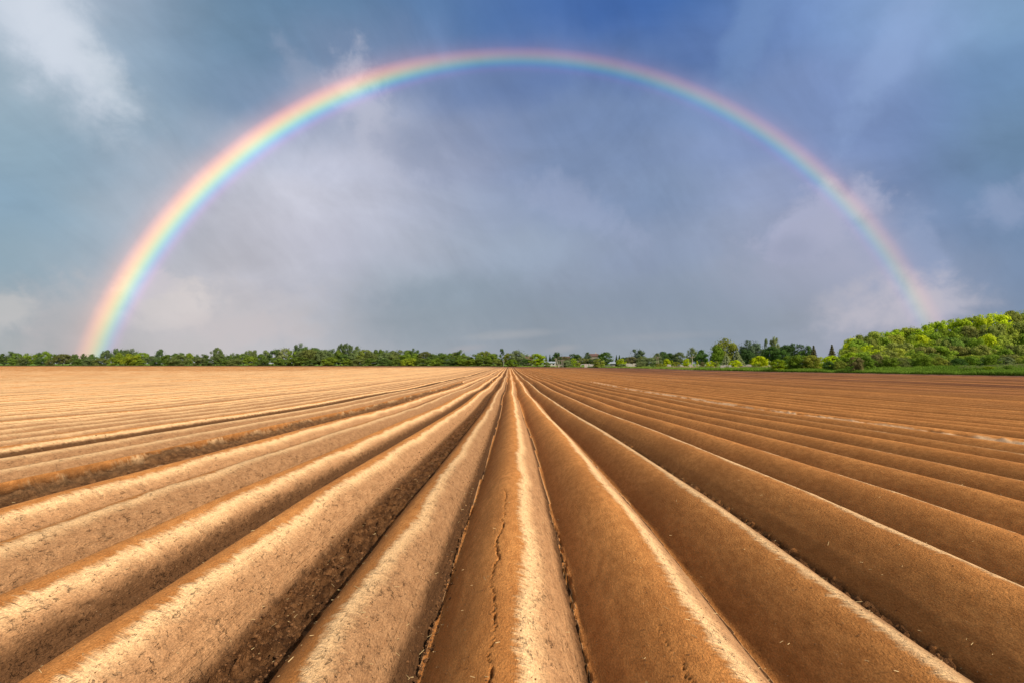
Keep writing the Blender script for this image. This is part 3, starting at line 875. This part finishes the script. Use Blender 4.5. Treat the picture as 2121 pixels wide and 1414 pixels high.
# trees and bushes with a place and look of their own: (column, width, top, distance, hue, kind, label)
OWN = [
    (1039, 15, 722, 352, 'dark', 'poplar', 'dark slim poplar rising alone above the right end of the dense tree line'),
    (1051, 16, 731, 340, 'moss', 'round', 'small moss green tree tucked between the slim poplar and the big rounded tree'),
    (1058, 12, 731, 362, 'grey', 'bare', 'thin nearly bare treetop peeking out left of the big rounded tree'),
    (1073, 33, 724, 335, 'grey', 'round', 'big rounded grey green tree just right of the slim poplar'),
    (1060, 24, 742, 322, 'mid', 'bush', 'low green bush at the left foot of the big rounded tree'),
    (1090, 26, 742, 325, 'deep', 'bush', 'low dark bush in front of the reddish roof left of the bright round tree'),
    (1113, 30, 732, 300, 'bright', 'round', 'bright green round tree standing alone left of the pale shed'),
    (1131, 8, 735, 335, 'blue', 'spruce', 'left one of two small dark conifers behind the pale shed'),
    (1139, 8, 734, 335, 'blue', 'spruce', 'right one of two small dark conifers behind the pale shed'),
    (1133, 12, 748, 295, 'mid', 'bush', 'small bush before the pale shed, right of the bright round tree'),
    (1154, 18, 728, 330, 'dark', 'oval', 'dark peaked tree right behind the concrete pole with the strut'),
    (1147, 12, 738, 320, 'dark', 'round', 'dark rounded tree at the right end of the pale shed'),
    (1170, 24, 737, 345, 'brown', 'wide', 'brownish tree mass behind the thin poles'),
    (1190, 24, 731, 318, 'dark', 'wide', 'dark broad tree behind the pale green bush with a bright tip'),
    (1203, 20, 740, 312, 'olive', 'round', 'olive rounded tree right of the dark broad tree, above the low white arch'),
    (1179, 24, 744, 284, 'pale', 'bush', 'pale green rounded bush right of the thin poles'),
    (1188, 13, 741, 282, 'bright', 'oval', 'small bright green treelet in the pale bush right of the poles'),
    (1198, 12, 750, 278, 'moss', 'bush', 'low mossy bush left of the low white arch'),
    (1216, 18, 728, 330, 'blue', 'round', 'bluish green tree just left of the upper red roof'),
    (1222, 26, 741, 305, 'olive', 'wide', 'olive green tree behind the headstones left of the round pale bush'),
    (1233, 22, 741, 300, 'dark', 'round', 'dark rounded tree below the upper red roof'),
    (1253, 29, 729, 300, 'deep', 'round', 'dense dark dome shaped tree right of the upper red roof'),
    (1240, 23, 741, 255, 'moss', 'bush', 'spiky moss green bush in front of the dense dome shaped tree'),
    (1277, 8, 735, 320, 'dark', 'spruce', 'left small dark conifer behind the yellow green round tree'),
    (1283, 9, 735, 324, 'dark', 'spruce', 'right small dark conifer behind the yellow green round tree'),
    (1295, 24, 738, 318, 'dark', 'wide', 'dark low tree mass behind the yellow green round tree'),
    (1286, 19, 742, 246, 'gold', 'round', 'yellow green round tree left of the white headstones'),
    (1289, 17, 752, 238, 'pale', 'bush', 'low pale bush at the foot of the yellow green round tree'),
    (1320, 28, 722, 305, 'blue', 'oval', 'tall dark double topped tree behind the white headstones'),
    (1307, 24, 738, 296, 'brown', 'wide', 'brownish low tree left of the tall double topped tree'),
    (1331, 20, 737, 290, 'olive', 'wide', 'olive low tree right of the tall double topped tree'),
    (1342, 40, 738, 226, 'pale', 'bush', 'large pale willow like bush left of the A shaped pole'),
    (1326, 18, 748, 224, 'pale', 'bush', 'small pale bush leaning on the left of the large pale bush'),
    (1360, 24, 730, 262, 'grey', 'round', 'grey green tree behind the A shaped pole'),
    (1373, 24, 728, 268, 'dark', 'round', 'dark rounded tree right behind the A shaped pole'),
    (1388, 22, 730, 272, 'dark', 'wide', 'dark broad tree above the bright yellow little tree'),
    (1406, 26, 729, 262, 'grey', 'round', 'grey green rounded tree left of the gap before the white pole'),
    (1381, 13, 742, 205, 'gold', 'round', 'little bright yellow tree right of the A shaped pole'),
    (1366, 20, 751, 204, 'moss', 'bush', 'low mossy bush at the foot of the A shaped pole'),
    (1392, 6, 746, 200, 'gold', 'poplar', 'tiny upright yellow green shrub right of the little yellow tree'),
    (1400, 16, 748, 198, 'moss', 'bush', 'round mossy bush left of the larger yellow tree'),
    (1422, 16, 742, 190, 'gold', 'round', 'larger bright yellow green tree just left of the white pole'),
    (1433, 18, 719, 240, 'grey', 'open', 'loose grey green tree behind the white pole'),
    (1452, 30, 723, 222, 'deep', 'round', 'deep green rounded tree right of the white pole'),
    (1455, 9, 748, 172, 'brown', 'oval', 'small brownish cone shaped shrub before the deep green tree'),
    (1444, 5, 746, 176, 'lime', 'poplar', 'small lime green upright shrub right of the white pole'),
    (1471, 19, 746, 160, 'lime', 'bush', 'lime green bush before the dark left flank of the large pale tree'),
    (1484, 8, 746, 156, 'moss', 'oval', 'small mossy cone shaped shrub left of the pale spruces'),
    (1501, 46, 700, 205, 'moss', 'wide', 'large spreading pale crowned tree behind the two pale spruces'),
    (1485, 30, 716, 190, 'mid', 'round', 'mid green tree against the left flank of the large pale crowned tree'),
    (1505, 24, 731, 160, 'cream', 'spruce', 'left silvery spruce before the large pale crowned tree'),
    (1527, 28, 726, 165, 'cream', 'spruce', 'right taller yellowish spruce before the large trees'),
    (1523, 22, 744, 148, 'lime', 'bush', 'lime green bush at the foot of the right pale spruce'),
    (1515, 24, 735, 212, 'dark', 'round', 'dark tree glimpsed between and behind the two pale spruces'),
    (1555, 48, 705, 200, 'blue', 'wide', 'large dark fan crowned tree right of the pale spruces'),
    (1545, 34, 722, 192, 'dark', 'round', 'dark rounded tree under the large fan crowned tree'),
    (1573, 34, 735, 138, 'lime', 'bush', 'yellow green bush with bare stems beside the yellow flowers'),
    (1588, 13, 702, 206, 'grey', 'poplar', 'slim dark upright tree between the fan crowned tree and feathery tree'),
    (1605, 19, 699, 200, 'pale', 'open', 'feathery pale tree topping the dark trees at right of centre'),
    (1599, 34, 718, 190, 'deep', 'round', 'dark green rounded tree below the feathery pale tree'),
    (1577, 24, 722, 198, 'dark', 'round', 'dark tree behind the yellow green bush with bare stems'),
    (1642, 54, 710, 190, 'dark', 'wide', 'wide dark domed tree above the dark green hedge bushes'),
    (1620, 26, 722, 184, 'deep', 'round', 'deep green tree at the left of the wide domed tree'),
    (1672, 26, 714, 186, 'deep', 'round', 'deep green round tree at the right of the wide domed tree'),
    (1686, 22, 716, 180, 'brown', 'spruce', 'dark brownish pine right of the wide domed tree'),
    (1724, 24, 714, 176, 'brown', 'spruce', 'brown green conifer standing alone left of the wooded hill'),
    (1613, 32, 742, 122, 'bright', 'bush', 'bright green low bush at the left end of the hedge'),
    (1637, 36, 735, 124, 'mid', 'bush', 'mid green bush second in the hedge before the domed tree'),
    (1657, 40, 732, 120, 'mid', 'bush', 'tall mid green bush in the middle of the hedge before the domed tree'),
    (1679, 36, 733, 118, 'moss', 'bush', 'mossy bush at the right end of the hedge before the domed tree'),
    (1699, 22, 737, 128, 'gold', 'bush', 'glowing yellow green bush in the gap between two dark hedges'),
    (1722, 32, 734, 122, 'lime', 'bush', 'lime topped bush below the lone brown conifer'),
    (1717, 26, 746, 113, 'deep', 'bush', 'low deep green bush before the lime topped bush'),
    (1753, 40, 738, 114, 'mid', 'bush', 'wide mid green bush at the left foot of the wooded hill'),
    (1739, 24, 745, 110, 'moss', 'bush', 'low mossy bush between the deep green and the wide bush'),
]
for px, w, top, D_, hue, kind, lab in OWN:
    plant(px, w * (1.5 if kind == 'spruce' else 1.3), top, D_, hue, kind, lab, None, trunk='pale' if 'bare stems' in lab else None)

# the wooded hill
HROW = [(0.0, 118, 'lowest row'), (0.24, 132, 'second row up'), (0.48, 148, 'middle row'), (0.74, 166, 'fourth row up'), (1.0, 188, 'skyline row')]
hr = random.Random(12)
PAL = ['lime', 'bright', 'moss', 'olive', 'mid', 'lime', 'moss', 'bright', 'brown', 'mid', 'olive']
for j, (t, D_, rn) in enumerate(HROW):
    px = [1772, 1762, 1752, 1758, 1766][j]
    k = 0
    while px < 2195:
        w = hr.uniform(23, 38) * (1.15 - .1 * t)
        f_ = (px - 1750) / 380
        pal = PAL if f_ < .5 else ['moss', 'bright', 'olive', 'mid', 'brown', 'deep', 'moss', 'olive', 'mid', 'lime']
        if t == 0: pal = ['mid', 'deep', 'brown', 'mid', 'moss', 'mid']
        if t == 1.0: pal = ['lime', 'bright', 'moss', 'lime', 'olive', 'bright', 'moss']
        hue = hr.choice(pal)
        top = float(topline(px, t)) + hr.uniform(-3, 3)
        if px < 1765 and t > .3: top = max(top, 706)
        kind = hr.choice(['round', 'round', 'wide', 'oval'])
        plant(px, w * 1.75, top, D_ + hr.uniform(-4, 4), hue, kind, f'{HUE[hue][0]} {SHAPE[kind]}, {ORD[k]} from left in the {rn} of the wooded hill', 'trees of the wooded hill', trunk=None)
        px += w * .78; k += 1
hb = [(1772, 26, 736, 'brown'), (1793, 34, 734, 'mid'), (1815, 30, 731, 'brown'), (1842, 36, 736, 'mid'), (1868, 34, 738, 'olive'), (1890, 30, 740, 'mid'), (1915, 36, 734, 'mid'),
      (1944, 34, 737, 'moss'), (1968, 26, 745, 'olive'), (1985, 28, 740, 'deep'), (2010, 36, 735, 'mid'), (2034, 26, 738, 'dark'), (2058, 32, 734, 'mid'), (2084, 30, 737, 'grey'), (2108, 30, 741, 'moss'), (2136, 34, 738, 'mid')]
for k, (px, w, top, hue) in enumerate(hb):
    plant(px, w * 1.5, top, 104 + (k % 3) * 2, hue, 'bush', f'{HUE[hue][0]} bush, {ORD[k]} from left in the hedge along the foot of the wooded hill', 'hedge bushes at the foot of the wooded hill')
for k, (px, w, top, lab) in enumerate([(2016, 46, 761, 'low leafy green thicket at the field edge, left one of the dark clumps'), (2050, 44, 757, 'low leafy green thicket at the field edge, middle one of the dark clumps'), (2088, 40, 756, 'low leafy green thicket at the field edge, right one of the dark clumps')]):
    plant(px, w, top, edgeY(px) + 4, 'bright' if k == 1 else 'mid', 'bush', lab, 'low thickets at the field edge')


# ------------------------------------------------------------------ small built things beyond the field
def box(V, Fc, x0, x1, y0, y1, z0, z1):
    b = len(V)
    V += [(x0, y0, z0), (x1, y0, z0), (x1, y1, z0), (x0, y1, z0), (x0, y0, z1), (x1, y0, z1), (x1, y1, z1), (x0, y1, z1)]
    Fc += [(b, b + 3, b + 2, b + 1), (b + 4, b + 5, b + 6, b + 7), (b, b + 1, b + 5, b + 4), (b + 1, b + 2, b + 6, b + 5), (b + 2, b + 3, b + 7, b + 6), (b + 3, b, b + 4, b + 7)]


def py_mesh(name, V, Fc, m, smooth=False):
    me = bpy.data.meshes.new(name); me.from_pydata(V, [], Fc); me.materials.append(m)
    for p in me.polygons: p.use_smooth = smooth
    return me


def empty(name, px, D_, label, cat, group=None, rot=0):
    x, y = spot(px, D_)
    o = bpy.data.objects.new(name, None); COL.objects.link(o)
    o.location = (x, y, float(ground_z(x, y))); o.rotation_euler = (0, 0, rot)
    tag(o, label, cat, group)
    return o


concrete = plain('concrete', (.38, .35, .28), .85, .2, 2)
whitem = plain('whitewash', (.40, .39, .36), .8, .15, 3)
steel = plain('dark_steel', (.09, .09, .10), .5, .3, 4)
redroof = plain('red_tiles', (.15, .085, .07), .85, .35, 5)
plaster = plain('plaster', (.26, .23, .19), .9, .2, 1)
greyroof = plain('sheet_roof', (.34, .38, .42), .55, .2, 1)
glassm = plain('dark_glass', (.03, .035, .04), .15, .3, 1, .5)
stonem = plain('stone', (.46, .41, .36), .85, .35, 6)
woodm = plain('weathered_wood', (.30, .24, .17), .9, .4, 6)


def house(px, D_, wpx, ridge_py, eave_py, label, wall_m=plaster, roof_m=redroof, rot=0.0, depth=8.0, chim=True, nm='house', cat='house'):
    o = empty(nm, px, D_, label, cat, rot=-math.atan2(*spot(px, D_)) + rot)
    z0 = o.location.z
    w = wpx / F * D_ * .5
    hr_ = ztop(px, ridge_py, D_) - z0; he = ztop(px, eave_py, D_) - z0
    V, Fc = [], []
    box(V, Fc, -w + .3, w - .3, -depth / 2, depth / 2, -.5, he)
    b = len(V)
    V += [(-w + .3, -depth / 2, he + .002), (-w + .3, depth / 2, he + .002), (-w + .3, 0, hr_ - .15), (w - .3, -depth / 2, he + .002), (w - .3, depth / 2, he + .002), (w - .3, 0, hr_ - .15)]
    Fc += [(b, b + 1, b + 2), (b + 3, b + 5, b + 4)]
    link('wall', py_mesh('wall', V, Fc, wall_m), parent=o)
    t = .18; ov = .5; k = (hr_ - he) / (depth / 2)
    V = []
    for x in (-w, w):
        V += [(x, -depth / 2 - ov, he - ov * k), (x, 0, hr_), (x, depth / 2 + ov, he - ov * k), (x, depth / 2 + ov, he - ov * k - t), (x, 0, hr_ - t), (x, -depth / 2 - ov, he - ov * k - t)]
    Fc = [(0, 1, 7, 6), (1, 2, 8, 7), (2, 3, 9, 8), (3, 4, 10, 9), (4, 5, 11, 10), (5, 0, 6, 11), (0, 5, 4, 1), (1, 4, 3, 2), (6, 7, 10, 11), (7, 8, 9, 10)]
    rf_ = link('roof', py_mesh('roof', V, Fc, roof_m), parent=o)
    if chim:
        V, Fc = [], []
        box(V, Fc, w * .3, w * .3 + .8, .6, 1.4, hr_ - 1.2, hr_ + .9)
        link('chimney', py_mesh('chimney', V, Fc, stonem), parent=rf_)
    for q in (-.55, 0, .55):
        V, Fc = [], []
        box(V, Fc, q * w - .5, q * w + .5, -depth / 2 - .04, -depth / 2 + .05, he * .45, he * .45 + 1.2)
        link('window', py_mesh('window', V, Fc, glassm), parent=o)
    return o


house(1092, 352, 24, 737, 743, 'house with a dull red tiled roof showing left of the bright round tree')
house(1166, 372, 30, 737.5, 742, 'house with a long brownish roof behind the dark trees right of the poles', chim=False)
house(1230, 352, 20, 732, 736.5, 'taller house with a red tiled roof between the bluish tree and the dense dome tree')
house(1139, 318, 26, 748, 750.5, 'low pale shed with a blue grey sheet roof right of the bright round tree', whitem, greyroof, depth=6, chim=False, nm='shed', cat='shed')
house(1269, 285, 12, 749, 751.5, 'small grey roofed shed right of the dense dome shaped tree', plaster, greyroof, depth=5, chim=False, nm='shed', cat='shed')


def pole(px, D_, top, label, kind='single', m=concrete, r=.16, name='utility_pole'):
    o = empty(name, px, D_, label, 'pole' if name != 'mast' else 'mast', rot=-math.atan2(*spot(px, D_)))
    z0 = o.location.z; h = ztop(px, top, D_) - z0
    if kind == 'single':
        link('post', tube_mesh('post', [[(0, 0, -.5, r), (0, 0, h, r * .7)]], m, 10), parent=o)
    elif kind == 'strut':
        link('post', tube_mesh('post', [[(0, 0, -.5, r), (0, 0, h, r * .8)]], m, 10), parent=o)
        link('strut', tube_mesh('strut', [[(1.9, 0, -.5, r), (.25, 0, h - .3, r * .8)]], m, 10), parent=o)
    elif kind == 'frame':
        link('leg', tube_mesh('leg', [[(-.75, 0, -.5, r), (-.15, 0, h, r * .8)]], m, 8), parent=o)
        link('leg', tube_mesh('leg', [[(.85, 0, -.5, r), (.15, 0, h, r * .8)]], m, 8), parent=o)
        V, Fc = [], []
        box(V, Fc, -.55, .6, -.07, .07, h * .42, h * .42 + .16)
        link('brace', py_mesh('brace', V, Fc, woodm), parent=o)
    if kind != 'thin' and name != 'mast':
        V, Fc = [], []
        box(V, Fc, -.9, .9, -.06 - r, -.003 - r, h - .55, h - .38)
        ca = link('crossarm', py_mesh('crossarm', V, Fc, woodm), parent=o)
        for q in (-.75, 0.0, .75):
            link('insulator', tube_mesh('insulator', [[(q, -.03 - r, h - .38, .05), (q, -.03 - r, h - .2, .06), (q, -.03 - r, h - .15, .03)]], whitem, 8), parent=ca)
    return o, Vector((o.location.x, o.location.y, z0 + h - .15))


P1 = pole(1151, 276, 741, 'pale concrete power pole with a leaning strut in front of dark trees', 'strut', r=.20)
P2 = pole(1158, 284, 744, 'thin grey pole just right of the concrete pole with the strut', r=.13)
P3 = pole(1163, 290, 745, 'middle one of the three thin poles right of the strutted pole', r=.13)
P4 = pole(1166, 280, 744, 'rightmost pale thin pole of those left of the pale bush', r=.14)
P5 = pole(1362, 220, 738, 'A shaped wooden power pole right of the large pale bush', 'frame', woodm, .12)
P6 = pole(1434, 185, 737, 'tall white concrete pole between the yellow tree and the deep green tree', r=.16)
P8 = pole(1197, 300, 746, 'thin grey pole left of the low white arch', r=.10)
P9 = pole(1043, 330, 746, 'short pale pole at the foot of the slim poplar', r=.12, m=concrete)
pole(598, 458, 719.5, 'thin dark mast sticking up behind the pale open tree in the far tree line', m=steel, r=.42, name='mast')


def wire(a_, b_, sag, label):
    n = 30; pts = []
    for i in range(n + 1):
        t = i / n; p = a_.lerp(b_, t); pts.append((p.x, p.y, p.z - sag * 4 * t * (1 - t)))
    V, Fc = [], []
    r_ = .035
    for p in pts:
        for q in ((0, 0, r_), (0, -r_, -r_ * .6), (0, r_, -r_ * .6)): V.append((p[0] + q[0], p[1] + q[1], p[2] + q[2]))
    for i in range(n):
        for k in range(3):
            a0 = i * 3 + k; a1 = i * 3 + (k + 1) % 3
            Fc.append((a0, a1, a1 + 3, a0 + 3))
    o = link('power_line', py_mesh('power_line', V, Fc, concrete))
    tag(o, label, 'power line', 'power lines strung between the poles')


wire(P1[1], P5[1], 1.6, 'long pale power line from the strutted pole to the A shaped pole')
wire(P5[1], P6[1], 1.0, 'short power line from the A shaped pole to the white pole')

# headstones and low walls of the little graveyard beyond the field
def stone_mesh(seed):
    r = random.Random(seed)
    w, h, t = r.uniform(.28, .5), r.uniform(.75, 1.25), .14
    pr = []
    n = 8
    if seed % 3 == 0: pr = [(-w, 0), (w, 0), (w, h), (-w, h)]
    elif seed % 3 == 1: pr = [(-w, 0), (w, 0), (w, h * .75)] + [(w * math.cos(math.pi * k / n), h * .75 + w * .6 * math.sin(math.pi * k / n)) for k in range(1, n)] + [(-w, h * .75)]
    else:
        a_ = .1
        pr = [(-a_, 0), (a_, 0), (a_, h * .6), (w, h * .6), (w, h * .75), (a_, h * .75), (a_, h), (-a_, h), (-a_, h * .75), (-w, h * .75), (-w, h * .6), (-a_, h * .6)]
    m_ = len(pr)
    V = [(x, -t / 2, z + .15) for x, z in pr] + [(x, t / 2, z + .15) for x, z in pr]
    Fc = [tuple(range(m_)), tuple(range(2 * m_ - 1, m_ - 1, -1))] + [(i, (i + 1) % m_ + m_, (i + 1) % m_) if False else ((i + 1) % m_, i, i + m_, (i + 1) % m_ + m_) for i in range(m_)]
    slab = py_mesh('slab', V, Fc, whitem if seed % 2 else stonem)
    V, Fc = [], []
    box(V, Fc, -w - .1, w + .1, -.18, .18, -.2, .15)
    return slab, py_mesh('plinth', V, Fc, stonem)


STONES = [stone_mesh(k) for k in range(6)]


def headstone(px, D_, s, label, group, k):
    o = empty('headstone', px, D_, label, 'headstone', group, rot=-math.atan2(*spot(px, D_)))
    o.scale = (s, s, s)
    a_, b_ = STONES[k % 6]
    link('slab', a_, parent=o); link('plinth', b_, parent=o)


SH = ['plain square topped', 'round topped', 'cross shaped']
ga = [1213.5, 1217, 1220.5, 1223.5, 1226.5, 1228.5]
for k, px in enumerate(ga):
    headstone(px, 262 + (k % 3) * 4, 1.5, f'{SH[k % 3]} pale headstone, {ORD[k]} from left between the white arch and spiky bush', 'headstones left of the spiky bush', k)
gb = [1299.5, 1302, 1304.5, 1306.5, 1309, 1311.5, 1313.5, 1316, 1318.5]
for k, px in enumerate(gb):
    headstone(px, 244 + (k % 3) * 4, 1.55, f'{SH[k % 3]} white headstone, {ORD[k]} from left between yellow tree and large pale bush', 'headstones left of the large pale bush', k)
gc = [1385, 1388, 1406, 1410, 1413.5, 1428, 1431.5, 1440, 1447, 1462, 1476]
for k, px in enumerate(gc):
    headstone(px, 198 - k * 3, 1.15, f'{SH[k % 3]} small pale headstone, {ORD[k]} from left among those around the white pole', 'headstones around the white pole', k)
gd = [1496, 1501, 1506, 1512, 1541, 1547, 1552, 1558, 1586, 1592]
for k, px in enumerate(gd):
    headstone(px, 146 + (k % 3) * 3, 1.05, f'{SH[k % 3]} pinkish pale headstone, {ORD[k]} from left below the spruces and dark trees', 'headstones below the spruces', k)

# low white arch
o = empty('garden_arch', 1207, 272, 'low white arch shaped frame left of the pale headstones', 'arch', rot=-math.atan2(*spot(1207, 272)))
arc = [(-1.05, 0, -.2), (-1.05, 0, 1.1), (-.8, 0, 1.6), (.8, 0, 1.6), (1.05, 0, 1.1), (1.05, 0, -.2)]
V, Fc = [], []
for (x0, _, z0), (x1, _, z1) in zip(arc[:-1], arc[1:]):
    L_ = math.hypot(x1 - x0, z1 - z0); nx, nz = -(z1 - z0) / L_ * .16, (x1 - x0) / L_ * .16
    b = len(V)
    for yy in (-.5, .5): V += [(x0 - nx, yy, z0 - nz), (x0 + nx, yy, z0 + nz), (x1 + nx, yy, z1 + nz), (x1 - nx, yy, z1 - nz)]
    Fc += [(b, b + 1, b + 2, b + 3), (b + 7, b + 6, b + 5, b + 4), (b, b + 4, b + 5, b + 1), (b + 2, b + 6, b + 7, b + 3), (b + 1, b + 5, b + 6, b + 2), (b, b + 3, b + 7, b + 4)]
link('frame', py_mesh('frame', V, Fc, whitem), parent=o)
V, Fc = [], []
box(V, Fc, -1.3, -.8, -.6, .6, -.2, .12); box(V, Fc, .8, 1.3, -.6, .6, -.2, .12)
link('footing', py_mesh('footing', V, Fc, stonem), parent=o)


def low_wall(px0, px1, D0, D1, h, label, m=stonem):
    n = max(4, int(abs(px1 - px0) / 4))
    V, Fc = [], []
    r = random.Random(int(px0))
    for i in range(n + 1):
        t = i / n; x, y = spot(px0 + (px1 - px0) * t, D0 + (D1 - D0) * t); z = float(ground_z(x, y))
        hh = h * r.uniform(.8, 1.1)
        for dy_, zz in ((-.12, -.3), (-.12, hh), (.12, hh), (.12, -.3)): V.append((x, y + dy_, z + zz))
    for i in range(n):
        for k in range(3):
            a0 = i * 4 + k; Fc.append((a0, a0 + 4, a0 + 5, a0 + 1))
    me = py_mesh('wall', V, Fc, m)
    tag(link('low_wall', me), label, 'wall')


low_wall(1252, 1268, 276, 272, 1.1, 'low pale wall right of the spiky moss green bush')
low_wall(1490, 1524, 156, 152, .8, 'low pale stone wall behind the headstones below the left spruce')
low_wall(1536, 1600, 154, 146, .8, 'low pale stone wall between right spruce and the dark hedge')
low_wall(1404, 1480, 208, 172, .7, 'long low pale wall behind the headstones around the white pole')


# ------------------------------------------------------------------ grasses, weeds, flowers, straw
def blades(name, px0, px1, s0, s1, n, h0, h1, col_a, col_b, label, wid=.05, seed=1, clump=True):
    r = np.random.default_rng(seed)
    # even cover on the ground as seen along the edge
    pxs = r.uniform(px0, px1, n)
    azd = np.degrees(np.arctan((pxs - VX) / F))
    s = s0 + (s1 - s0) * r.uniform(0, 1, n) ** 1.4
    Rr = edge_R(azd) + s
    X, Y = Rr * np.sin(np.radians(azd)), Rr * np.cos(np.radians(azd))
    Z = ground_z(X, Y) - .05
    h = r.uniform(h0, h1, n) * (1 + .45 * fbm(X * .25, Y * .25, 5, 3) + .2 * fbm(X * 1.3, Y * 1.3, 6, 2))
    lean = r.normal(size=(n, 2)) * .28 * h[:, None]
    w = wid * r.uniform(.6, 1.4, n) * (Rr / 100)
    th = r.uniform(0, 6.28, n)
    wx_, wy_ = np.cos(th) * w, np.sin(th) * w
    a_ = np.stack([X - wx_, Y - wy_, Z], 1); b_ = np.stack([X + wx_, Y + wy_, Z], 1)
    c_ = np.stack([X + lean[:, 0], Y + lean[:, 1], Z + h], 1)
    V = np.stack([a_, b_, c_], 1).reshape(-1, 3)
    me = mesh_np(name, V, np.arange(3 * n).reshape(-1, 3), smooth=False)
    tone = np.clip(.5 + .5 * fbm(X * .3, Y * .3, 9, 3) + r.normal(size=n) * .15, 0, 1)
    attr(me, 'tone', np.repeat(tone, 3))
    m, b = new_mat(name)
    nd = b.n('ShaderNodeAttribute'); nd.attribute_name = 'tone'
    finish(m, b, b.mix(nd.outputs['Fac'], col_a, col_b), .8, trans=.3, spec=.1)
    me.materials.append(m)
    tag(link(name, me), label, kind='stuff')


blades('grass', 1440, 2260, -.3, 9, 70000, .35, .85, (.12, .22, .02), (.22, .34, .04), 'tall green grass on the bank at the right edge of the field', seed=2)
blades('grass', 1040, 1460, -.3, 12, 22000, .3, .7, (.17, .27, .03), (.28, .36, .07), 'pale green grass strip before the graveyard', seed=3)
blades('grass', -60, 1050, -.5, 4, 26000, .25, .7, (.04, .09, .015), (.09, .13, .035), 'thin green grass strip along the foot of the far tree line', .07, seed=4)
blades('dry_grass', 1380, 1610, 8, 22, 9000, .4, .9, (.38, .30, .17), (.50, .42, .27), 'pale dry grass and reeds in front of the low walls', .06, seed=5)
blades('yellow_flowers', 1538, 1600, 9.5, 15, 5000, .35, .6, (.55, .50, .01), (.65, .60, .02), 'strip of bright yellow flowers below the dark trees', .08, seed=6)
blades('yellow_flowers', 1694, 1708, 7, 14, 1800, .35, .7, (.55, .50, .01), (.65, .60, .02), 'patch of bright yellow flowers in the hedge gap', .08, seed=7)
blades('weeds', 1990, 2200, 6, 14, 5000, .3, .8, (.20, .19, .09), (.32, .27, .15), 'dry pale weeds between the grass bank and the hill hedge', .07, seed=8)


def build_straw():
    r = np.random.default_rng(33)
    V, Fc = [], []
    n = 1300
    for i in range(n):
        y = 1.5 + 7.5 * r.random() ** 1.8; x = r.uniform(-1, 1) * (1.3 * y + .6)
        if r.random() < .35: x = 1.87 + r.normal() * .15 if r.random() < .4 else (-.38 + r.normal() * .05 if r.random() < .4 else -1.12 + r.normal() * .12)
        z = float(field_surface(np.array([[x]]), np.array([[y]]))[0][0, 0]) + .004
        L_ = .003 + .017 * r.random() ** 2.2; w = r.uniform(.0006, .0013) ; th = r.uniform(0, 6.28); ti = r.normal() * .25
        dx_, dy_ = math.cos(th) * L_, math.sin(th) * L_
        b = len(V)
        for s in (-1, 1):
            for (ox, oz) in ((-w, 0), (w, 0), (0, w * 1.6)):
                V.append((x + s * dx_ - math.sin(th) * ox, y + s * dy_ + math.cos(th) * ox, z + oz + s * ti * L_))
        Fc += [(b, b + 1, b + 4, b + 3), (b + 1, b + 2, b + 5, b + 4), (b + 2, b, b + 3, b + 5)]
    m = plain('straw', (.62, .45, .22), .8, .3, 50)
    me = py_mesh('straw_litter', V, Fc, m)
    tag(link('straw_litter', me), 'tiny bits of pale straw scattered over the soil ridges', kind='stuff')


build_straw()


def build_clods():
    r = np.random.default_rng(44)
    ico = [(0, 0, 1), (.894, 0, .447), (.276, .851, .447), (-.724, .526, .447), (-.724, -.526, .447), (.276, -.851, .447), (.724, .526, -.447), (-.276, .851, -.447), (-.894, 0, -.447), (-.276, -.851, -.447), (.724, -.526, -.447), (0, 0, -1)]
    fa = [(0, 1, 2), (0, 2, 3), (0, 3, 4), (0, 4, 5), (0, 5, 1), (1, 6, 2), (2, 7, 3), (3, 8, 4), (4, 9, 5), (5, 10, 1), (2, 6, 7), (3, 7, 8), (4, 8, 9), (5, 9, 10), (1, 10, 6), (6, 11, 7), (7, 11, 8), (8, 11, 9), (9, 11, 10), (10, 11, 6)]
    ico = np.array(ico)
    n = 13000
    kind = r.random(n)
    y = 1.5 + 16 * r.random(n) ** 2
    x = np.where(kind < .34, -1.12 + r.uniform(-.15, .15, n), np.where(kind < .52, 1.87 + r.uniform(-.07, .07, n), np.where(kind < .66, -.385 + r.normal(size=n) * .022,
        np.where(kind < .74, -6.28 + r.normal(size=n) * .12, np.where(kind < .82, -4.12 + r.normal(size=n) * .05, np.where(kind < .88, 4.95 + r.normal(size=n) * .09, r.uniform(-1, 1, n) * (1.2 * y + .5)))))))
    small = kind >= .88
    z = field_surface(x[None, :], y[None, :])[0][0]
    right_ = (kind >= .34) & (kind < .52)
    sz = np.where(right_, .62, .74) * np.where(small, r.uniform(.0015, .004, n), np.minimum(np.exp(r.normal(size=n) * .65) * .0042, .013)) * np.where(kind < .66, 1, 1.3)
    V = ico[None] * (1 + r.normal(size=(n, 12, 1)) * .22) * sz[:, None, None] * np.array([1.1, 1, .8])
    V = V + np.stack([x, y, z + sz * .3], 1)[:, None]
    Fc = (np.array(fa)[None] + (np.arange(n) * 12)[:, None, None]).reshape(-1, 3)
    m = plain('clod_soil', (.19, .088, .034), .95, .5, 30)
    me = mesh_np('soil_clods', V.reshape(-1, 3), Fc, False)
    me.materials.append(m)
    tag(link('soil_clods', me), 'loose dark clods of earth lying in the furrows', kind='stuff')


build_clods()
